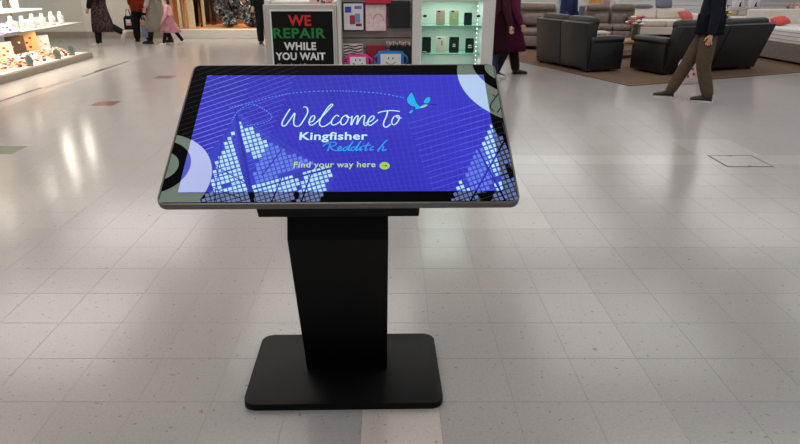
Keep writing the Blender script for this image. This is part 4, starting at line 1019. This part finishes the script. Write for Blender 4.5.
# navy winged chair and grey pouffe against the back
wc = oy(574, 15, 18.2)
t = thing('wing_chair', 'navy upholstered wing chair seen past the left charcoal recliner', 'chair', (wc.x, 18.4, CZ), math.radians(200)); t.scale = (.62, .8, .86)
bm = NB(); box(bm, (-.30, -.3, .12), (.30, .32, .45), bev=.04); obj('seat', bm, M_NAVYF, t, .7)
bm = NB(); prism(bm, [(-.30, .30), (.30, .30), (.26, 1.0), (.16, 1.12), (-.16, 1.12), (-.26, 1.0)], -.34, -.22, axis=1, bev=.02); obj('backrest', bm, M_NAVYF, t, .7)
for s in (-1, 1):
    bm = NB(); prism(bm, [(-.33, .3), (.2, .3), (.2, .62), (-.1, .66), (-.14, 1.06), (-.33, 1.08)], s * .34 - .04, s * .34 + .04, axis=0, bev=.015); obj('wing', bm, M_NAVYF, t, .7)
    for sy in (-.24, .26):
        bm = NB(); loft(bm, [(s * .24, sy, 0, .018, .018), (s * .24, sy, .119, .026, .026)], 8); obj('leg', bm, M_WOOD, t, True)
gc = oy(586, 18, 17.2)
o = thing('grey_pouffe', 'tall grey upholstered cube next to the navy wing chair', 'pouffe', (gc.x, 17.3, CZ))
bm = NB(); box(bm, (-.15, -.15, .03), (.15, .15, oy(586, 6.5, 17.2).z), bev=.03); obj('upholstered_body', bm, mat('grey_fabric', (92, 96, 104), .8, var=.08), o, .7)
bm = NB(); box(bm, (-.13, -.13, 0), (.13, .13, .029)); obj('plinth', bm, M_PBLACK, o)
# dark and crimson cushions on the taupe recliner's back
q = flr(612, 44) + Vector((0.05, .45, 0))
rp = Vector((q.x, q.y + .36, 0))
tk = oy(618, 4, q.y - .02)
t = thing('swing_ticket', 'white price ticket hanging on the taupe two-seat recliner', 'ticket', (tk.x, q.y + .12, .91), math.radians(-10))
bm = NB(); box(bm, (-.045, -.03, 0), (.045, -.022, .20), bev=.002, seg=1); bmesh.ops.transform(bm, matrix=Matrix.Rotation(math.radians(22), 4, 'Y'), verts=bm.verts); obj('ticket_card', bm, M_JWHITE, t)
bm = NB(); tube(bm, [(.0, -.02, .01), (-.02, -.01, -.0), (-.05, 0, -.02)], .004, 5); obj('string', bm, M_PBLACK, t)

# ================================================================ PEOPLE
def skin(name, pts, edges, rad, m, parent, sub=1, root=0):
    me = bpy.data.meshes.new(name); me.from_pydata([tuple(q) for q in pts], edges, []); me.update()
    o = bpy.data.objects.new(name, me); COL.objects.link(o)
    o.modifiers.new('skin', 'SKIN'); sd = o.modifiers.new('smooth', 'SUBSURF'); sd.levels = sub; sd.render_levels = sub
    for i, v in enumerate(me.skin_vertices[0].data):
        v.radius = rad[i] if isinstance(rad[i], tuple) else (rad[i], rad[i]); v.use_root = (i == root)
    bpy.context.view_layer.update()
    dg = bpy.context.evaluated_depsgraph_get(); nm = bpy.data.meshes.new_from_object(o.evaluated_get(dg))
    bpy.data.objects.remove(o); bpy.data.meshes.remove(me)
    nm.materials.clear(); nm.materials.append(m); nm.name = name
    for pl in nm.polygons: pl.use_smooth = True
    return link_obj(name, nm, parent)
def chain_edges(*chains): return [(c[i], c[i + 1]) for c in chains for i in range(len(c) - 1)]
SKIN = mat('skin_tone', (196, 150, 126), .55, var=.05)
def foot_pose(leg, H):
    th, kn = math.radians(leg[0]), math.radians(leg[1])
    return th, th - kn
def person(label, loc, rz, H, legs, arms, top, legs_m, shoe_m, sole_m, hair_m, coat=None, lean=0.0, cat='person', body_m=None, mann=False, jb=.075, hands=True, bulk=1.0, foot_pitch=(0, 0), plant=False):
    """faces +y. legs: (thigh forward deg, knee bend deg, outward m) left, right; arms: (forward deg, out deg, elbow deg)"""
    t = thing('mannequin' if mann else 'person', label, cat, loc, rz)
    bm_ = body_m or SKIN
    T, S = .240 * H, .235 * H
    hips, knees, ankles, toes = [], [], [], []
    for i, sd in enumerate((-1, 1)):
        a, b_ = foot_pose(legs[i], H)
        h_ = Vector((sd * .050 * H, 0, 0)); out = legs[i][2] if len(legs[i]) > 2 else .0
        k = h_ + Vector((sd * out * .5, math.sin(a) * T, -math.cos(a) * T)); an = k + Vector((sd * out * .5, math.sin(b_) * S, -math.cos(b_) * S))
        hips.append(h_); knees.append(k); ankles.append(an)
    if plant:
        lo = min(an.z for an in ankles)
        for i in range(2):
            k = min(lo / ankles[i].z, 1.06); knees[i] = hips[i] + (knees[i] - hips[i]) * k; ankles[i] = hips[i] + (ankles[i] - hips[i]) * k
    drop = min(an.z - .045 * H * 1.0 for an in ankles)
    off = Vector((0, 0, -drop))
    hips = [q + off for q in hips]; knees = [q + off for q in knees]; ankles = [q + off for q in ankles]
    pz = -drop + .015 * H; L_ = math.radians(lean)
    def up(d, y=0): return Vector((0, math.sin(L_) * d + y, pz + math.cos(L_) * d))
    pel, wai, che, nec, jaw, hea, cro = up(0), up(.105 * H), up(.22 * H), up(.315 * H), up(.355 * H, .012 * H), up(.41 * H, .006 * H), up(.455 * H)
    shs, els, wrs, pal = [], [], [], []
    for i, sd in enumerate((-1, 1)):
        f_, o_, e_ = [math.radians(q) for q in arms[i]]
        s_ = up(.285 * H) + Vector((sd * .098 * H, 0, 0))
        d1 = Vector((sd * math.sin(o_), math.sin(f_) * math.cos(o_), -math.cos(f_) * math.cos(o_))); e = s_ + d1 * .17 * H
        d2 = Vector((sd * math.sin(o_) * .5, math.sin(f_ + e_), -math.cos(f_ + e_))).normalized(); w_ = e + d2 * .145 * H
        shs.append(s_); els.append(e); wrs.append(w_); pal.append((w_ + d2 * .045 * H, d2))
    # one continuous body
    P = [pel, wai, che, nec, jaw, hea, cro]; R_ = [(.085 * H, .062 * H), (.072 * H, .054 * H), (.085 * H, .06 * H), .030 * H, (.037 * H, .044 * H), (.043 * H, .054 * H), (.034 * H, .040 * H)]
    E_ = [(0, 1), (1, 2), (2, 3), (3, 4), (4, 5), (5, 6)]
    for i in range(2):
        n = len(P); P += [shs[i], els[i], wrs[i]]; R_ += [.032 * H, .025 * H, .017 * H]; E_ += [(2, n), (n, n + 1), (n + 1, n + 2)]
        n = len(P); P += [hips[i], (hips[i] + knees[i]) / 2, knees[i], knees[i] * .6 + ankles[i] * .4, ankles[i]]
        R_ += [.050 * H, .044 * H, .031 * H, .031 * H, .020 * H]; E_ += [(0, n), (n, n + 1), (n + 1, n + 2), (n + 2, n + 3), (n + 3, n + 4)]
    skin('body', P, E_, R_, bm_, t)
    # trousers
    P = [up(.085 * H), pel]; R_ = [(.080 * H, .060 * H), (.092 * H, .070 * H)]; E_ = [(0, 1)]
    for i in range(2):
        n = len(P); an = ankles[i] * 1.10 - knees[i] * .10; P += [hips[i], (hips[i] + knees[i]) / 2, knees[i], (knees[i] + an) / 2, an]
        R_ += [.056 * H, .054 * H * bulk, .043 * H * bulk, .040 * H * bulk, .034 * H * bulk]; E_ += [(1, n), (n, n + 1), (n + 1, n + 2), (n + 2, n + 3), (n + 3, n + 4)]
    skin('trousers', P, E_, R_, legs_m, t)
    # jacket: torso and sleeves in one
    if top is not None:
        P = [up(-jb * H), up(.06 * H), che, up(.29 * H), up(.325 * H)]; R_ = [(.118 * H, .104 * H), (.112 * H, .098 * H), (.106 * H, .082 * H), (.075 * H, .06 * H), .040 * H]; E_ = [(0, 1), (1, 2), (2, 3), (3, 4)]
        for i in range(2):
            n = len(P); P += [shs[i], els[i], wrs[i]]; R_ += [.046 * H, .040 * H, .032 * H]; E_ += [(2, n), (n, n + 1), (n + 1, n + 2)]
        P = [q.copy() for q in P]
        for i in range(2): P[5 + 3 * i + 2] = wrs[i] * 1.12 - els[i] * .12
        skin('jacket', P, E_, R_, top, t)
    # skirt of the coat
    if coat is not None:
        m_, length, flare = coat; rings = []
        ky = (knees[0].y + knees[1].y) / 2
        for k in range(7):
            u = k / 6; z = pz + .10 * H - u * (length + .10 * H); fr = min(1.0, max(0.0, u * (length + .10 * H) - .10 * H) / T); sp = abs(knees[0].y - knees[1].y) * .5 * fr
            rings.append((0, ky * fr * .9 + (.10 * H * math.sin(L_)) * (1 - u), z, (.108 + flare * u) * H, (.094 + flare * u) * H + sp * 1.15))
        bm = NB(); loft(bm, rings, 22, cap=False); bmesh.ops.solidify(bm, geom=list(bm.faces), thickness=.012); obj('coat_skirt', bm, m_, t, True)
    # shoes
    for i in range(2):
        fp = math.radians(foot_pitch[i]); an = ankles[i]
        Ms = Matrix.Translation(an) @ Matrix.Rotation(fp, 4, 'X') @ Matrix.Translation((0, 0, -.045 * H))
        l = .15 * H; bm = NB()
        prof = [(-.030, .030, .052), (-.026, .034, .066), (.0, .031, .070), (.028, .030, .056), (.060, .034, .040), (.095, .036, .032), (.118, .026, .020)]
        rg = []
        for (y, hw, hh) in prof:
            y, hw, hh = y * H, hw * H * .82, hh * H * .85
            rg.append([bm.verts.new((x * hw, y, .008 * H + z * hh)) for x, z in ((-1, 0), (-1, .45), (-.7, .85), (0, 1), (.7, .85), (1, .45), (1, 0))])
        for r0, r1 in zip(rg, rg[1:]):
            for k in range(6): bm.faces.new((r0[k], r0[k + 1], r1[k + 1], r1[k]))
            bm.faces.new((r0[6], r0[0], r1[0], r1[6]))
        bm.faces.new(rg[0]); bm.faces.new(rg[-1][::-1])
        bmesh.ops.transform(bm, matrix=Ms, verts=bm.verts); sh_ = obj('shoe', bm, shoe_m, t, True)
        bm = NB(); prism(bm, [(-.027 * H, -.036 * H), (.027 * H, -.036 * H), (.032 * H, .06 * H), (.030 * H, .10 * H), (.016 * H, .124 * H), (-.016 * H, .124 * H), (-.030 * H, .10 * H), (-.032 * H, .06 * H)], 0, .0105 * H, axis=2); bmesh.ops.transform(bm, matrix=Ms, verts=bm.verts); obj('sole', bm, sole_m, sh_)
    # hands: palm, four fingers, thumb
    if hands and not mann:
        for i, sd in enumerate((-1, 1)):
            c0, d2 = pal[i]; w_ = wrs[i]; fw = Vector((0, 1, 0)) - d2 * d2.y
            fw = fw.normalized() if fw.length > .2 else Vector((0, 0, 1)); inn = d2.cross(fw) * (1 if sd > 0 else -1)
            P = [w_, w_ + d2 * .022 * H, c0]; R_ = [.015 * H, (.017 * H, .014 * H), (.020 * H, .013 * H)]; E_ = [(0, 1), (1, 2)]
            for k, ln in enumerate((.040, .046, .043, .034)):
                n = len(P); b0 = c0 + fw * (.018 - .012 * k) * H; P += [b0 + d2 * ln * .5 * H, b0 + d2 * ln * .85 * H + inn * .012 * H]; R_ += [.0056 * H, .0048 * H]; E_ += [(2, n), (n, n + 1)]
            n = len(P); P += [w_ + d2 * .03 * H + fw * .024 * H, w_ + d2 * .055 * H + fw * .034 * H]; R_ += [.0065 * H, .0052 * H]; E_ += [(1, n), (n, n + 1)]
            skin('hand', P, E_, R_, SKIN, t)
    # face and hair
    hc = hea + Vector((0, 0, .0)); fy = .056 * H
    if not mann:
        for sd in (-1, 1):
            bm = NB(); ball(bm, hc + Vector((sd * .017 * H, fy - .006 * H, .0)), (.0065 * H, .004 * H, .004 * H), 8, 6); obj('eye', bm, M_PBLACK, t, True)
            bm = NB(); ball(bm, hc + Vector((sd * .045 * H, .002 * H, -.006 * H)), (.005 * H, .010 * H, .017 * H), 8, 6); obj('ear', bm, SKIN, t, True)
        bm = NB(); ball(bm, hc + Vector((0, fy + .002 * H, -.014 * H)), (.008 * H, .011 * H, .014 * H), 8, 6); obj('nose', bm, SKIN, t, True)
        bm = NB(); ball(bm, hc + Vector((0, fy - .006 * H, -.036 * H)), (.014 * H, .004 * H, .004 * H), 8, 6); obj('mouth', bm, mat('lip', (150, 84, 78), .5), t, True)
    if hair_m is not None:
        long_ = isinstance(hair_m, tuple); hm = hair_m[0] if long_ else hair_m
        bm = NB(); ball(bm, hc + Vector((0, -.010 * H, .020 * H)), (.054 * H, .062 * H, .054 * H), 14, 10)
        if long_: ball(bm, hc + Vector((0, -.034 * H, -.045 * H)), (.050 * H, .034 * H, .075 * H * hair_m[1]), 12, 10)
        obj('hair', bm, hm, t, True)
    t.scale = (1, 1, 1)
    return t
def fab(name, rgb, rgb2=None, scale=40, rough=.85, bump=.15): return mat(name, rgb, rough, var=.14, scale=scale, rgb2=rgb2, bump=bump, spec=.2)
F_NAVY = fab('navy_jacket', (24, 26, 40)); F_BRN = fab('brown_trouser', (84, 70, 56)); F_BLK = fab('black_cloth', (22, 22, 25)); F_MAR = fab('burgundy_coat', (54, 22, 34)); F_PUR = fab('plum_coat', (92, 26, 64)); F_JEAN = fab('denim', (40, 50, 84))
F_RED = fab('rust_jacket', (168, 62, 36), (134, 40, 30), 9); F_GREY = fab('grey_coat', (172, 166, 154)); F_PINK = fab('pink_coat', (230, 180, 184), (212, 150, 162), 14); F_DPAT = fab('dark_patterned_skirt', (34, 28, 32), (120, 92, 96), 22)
S_BLK = mat('black_shoe', (18, 18, 20), .4); S_WHT = mat('white_shoe', (212, 206, 194), .5); S_SOLE = mat('pale_sole', (196, 192, 186), .6)
H_DK = mat('dark_hair', (34, 26, 22), .5, var=.2); H_BR = mat('brown_hair', (84, 60, 44), .5, var=.2); H_GR = mat('grey_hair', (120, 112, 106), .5, var=.2)
q = flr(697, 100)
man = person('man in a navy jacket and brown trousers striding past the recliners', (q.x, q.y, 0), math.radians(68), 1.76, ((2, 20, 0), (24, 2, 0)), ((-8, 4, 12), (-4, 0, 4)), F_NAVY, F_BRN, S_BLK, S_SOLE, H_DK, lean=2, bulk=1.28, plant=True, coat=(F_NAVY, .07, .006))
# his carrier bag
q = flr(693, 86)
t = thing('carrier_bag', 'pale carrier bag with red print behind the striding man', 'bag', (q.x, q.y + .22, 0.0), .1)
bm = NB(); prism(bm, [(-.15, 0), (.15, 0), (.165, .30), (.13, .36), (-.13, .36), (-.165, .30)], -.05, .05, axis=1, bev=.012); obj('bag_body', bm, mat('bag_plastic', (196, 186, 184), .4, rgb2=(176, 168, 170), scale=8), t)
for k, (x, z, w_) in enumerate(((-.06, .2, .05), (.02, .23, .06), (.06, .15, .05), (-.03, .12, .06))): patch(t, x, z, w_, .035, mat('bag_red', (176, 46, 56), .5), -.051, .4 * k)
for s in (-1, 1):
    bm = NB(); tube(bm, [(-.07, s * .02, .35), (-.05, s * .02, .45), (.05, s * .02, .45), (.07, s * .02, .35)], .007, 6); obj('bag_handle', bm, mat('bag_plastic'.replace('bag', 'handle'), (186, 176, 176), .4), t)
q = flr(492, 81)
person('shopper in a dark burgundy coat and blue jeans beside the phone stall', (q.x, q.y, 0), math.radians(-60), 1.68, ((10, 4, 0), (-8, 4, 0)), ((6, 6, 12), (4, 8, 14)), F_MAR, F_JEAN, S_WHT, S_SOLE, (H_BR, 1.0), coat=(F_MAR, .46, .010), plant=True)
q = flr(506, 75)
person('shopper in a plum winter coat and black trousers', (q.x, q.y, 0), math.radians(-82), 1.64, ((16, 4, 0), (-10, 12, 0)), ((6, 6, 16), (4, 6, 22)), F_PUR, F_BLK, S_BLK, S_BLK, (H_DK, 1.0), coat=(F_PUR, .46, .020), foot_pitch=(0, -18), bulk=1.35)
q = flr(105, 46)
person('walker in a black jacket and dark patterned skirt near the cream wall', (q.x, q.y, 0), math.radians(80), 1.66, ((8, 4, 0), (-16, 48, 0)), ((8, 4, 14), (-4, 6, 16)), F_BLK, F_BLK, S_WHT, S_SOLE, (H_DK, 1.0), coat=(F_DPAT, .56, .006), foot_pitch=(0, -58), jb=.20, bulk=1.2)
q = flr(145, 41)
person('shopper in a rust puffer jacket and black trousers facing the wall', (q.x, q.y - .1, 0), math.radians(14), 1.70, ((2, 2, .05), (-2, 2, .05)), ((6, 6, 10), (6, 8, 12)), F_RED, F_BLK, S_BLK, S_BLK, H_GR, bulk=1.4, jb=.10, coat=(F_RED, .20, .008))
q = flr(160, 43.5)
person('shopper in a long pale grey coat beside the child', (q.x, q.y, 0), math.radians(84), 1.66, ((16, 4, 0), (-14, 10, 0)), ((10, 4, 14), (6, 6, 10)), F_GREY, F_BLK, S_BLK, S_BLK, (H_BR, .8), coat=(F_GREY, .58, .018))
q = flr(172, 45)
person('small child in a pink coat and black leggings', (q.x, q.y, 0), math.radians(96), 1.10, ((22, 6, 0), (-24, 10, 0)), ((10, 6, 20), (-6, 8, 12)), F_PINK, F_BLK, S_WHT, S_SOLE, (H_DK, 1.25), coat=(F_PINK, .27, .030), foot_pitch=(0, -14), jb=.12)
q = flr(265, 45)
person('shopper all in black half hidden behind the sign panel', (q.x, q.y, 0), math.radians(190), 1.74, ((6, 4, 0), (-4, 6, 0)), ((4, 6, 8), (4, 6, 8)), F_BLK, F_BLK, S_BLK, S_SOLE, H_DK, bulk=1.3)
# the black handbag carried by the rust jacket
q = flr(129.5, 36)
t = thing('handbag', 'black handbag with a pink and white front hanging beside the rust jacket', 'bag', (oy(129, 22, 15.85).x, 15.85, oy(129, 29.5, 15.85).z))
bm = NB(); prism(bm, [(-.12, 0), (.12, 0), (.11, .26), (.07, .32), (-.07, .32), (-.11, .26)], -.06, .06, axis=1, bev=.015); obj('bag_body', bm, F_BLK, t)
patch(t, .01, .17, .13, .14, mat('bag_pinkish', (206, 150, 160), .6), -.061); patch(t, .01, .20, .08, .07, M_PAPER, -.0625); 
bm = NB(); tube(bm, [(-.06, 0, .31), (-.03, 0, .46), (.03, 0, .46), (.06, 0, .31)], .012, 6); obj('bag_handle', bm, F_BLK, t)
q = oy(148.5, 34, 15.9)
t = thing('shopping_bag', 'blue paper bag with an orange top between rust jacket and grey coat', 'bag', (q.x, 15.75, .12))
bm = NB(); box(bm, (-.09, -.05, 0), (.09, .05, .30), bev=.004, seg=1); obj('bag_body', bm, mat('blue_paper', (116, 120, 158), .6), t)
bm = NB(); box(bm, (-.092, -.052, .301), (.092, .052, .39), bev=.004, seg=1); obj('bag_top', bm, mat('orange_paper', (206, 138, 62), .6), t)
for s in (-1, 1):
    bm = NB(); tube(bm, [(-.04, s * .03, .385), (-.03, s * .03, .5), (.03, s * .03, .5), (.04, s * .03, .385)], .005, 6); obj('bag_handle', bm, M_PAPER, t)
# mannequins in the clothes shop window
MN = mat('mannequin_grey', (120, 104, 92), .5)
for (px, lab, tm, lm) in ((199, 'mannequin in dark trousers beside the cream table', fab('brown_knit', (92, 62, 48)), F_BLK), (210, 'mannequin in a brown top beside the tall foil mound', fab('umber_knit', (74, 50, 40)), fab('charcoal_denim', (46, 44, 50))), (231, 'mannequin standing behind the tall foil mound', fab('slate_knit', (84, 84, 92)), F_BLK)):
    Y = {199: WY + 1.0, 210: WY + 1.62, 231: WY + 1.55}[px]
    person(lab, (oy(px, 10, Y).x, Y, FZ), PI, 1.70, ((3, 0, .02), (-3, 0, .02)), ((0, 8, 8), (0, 8, 8)), tm, lm, S_BLK, S_BLK, None, cat='mannequin', body_m=MN, mann=True, hands=False)
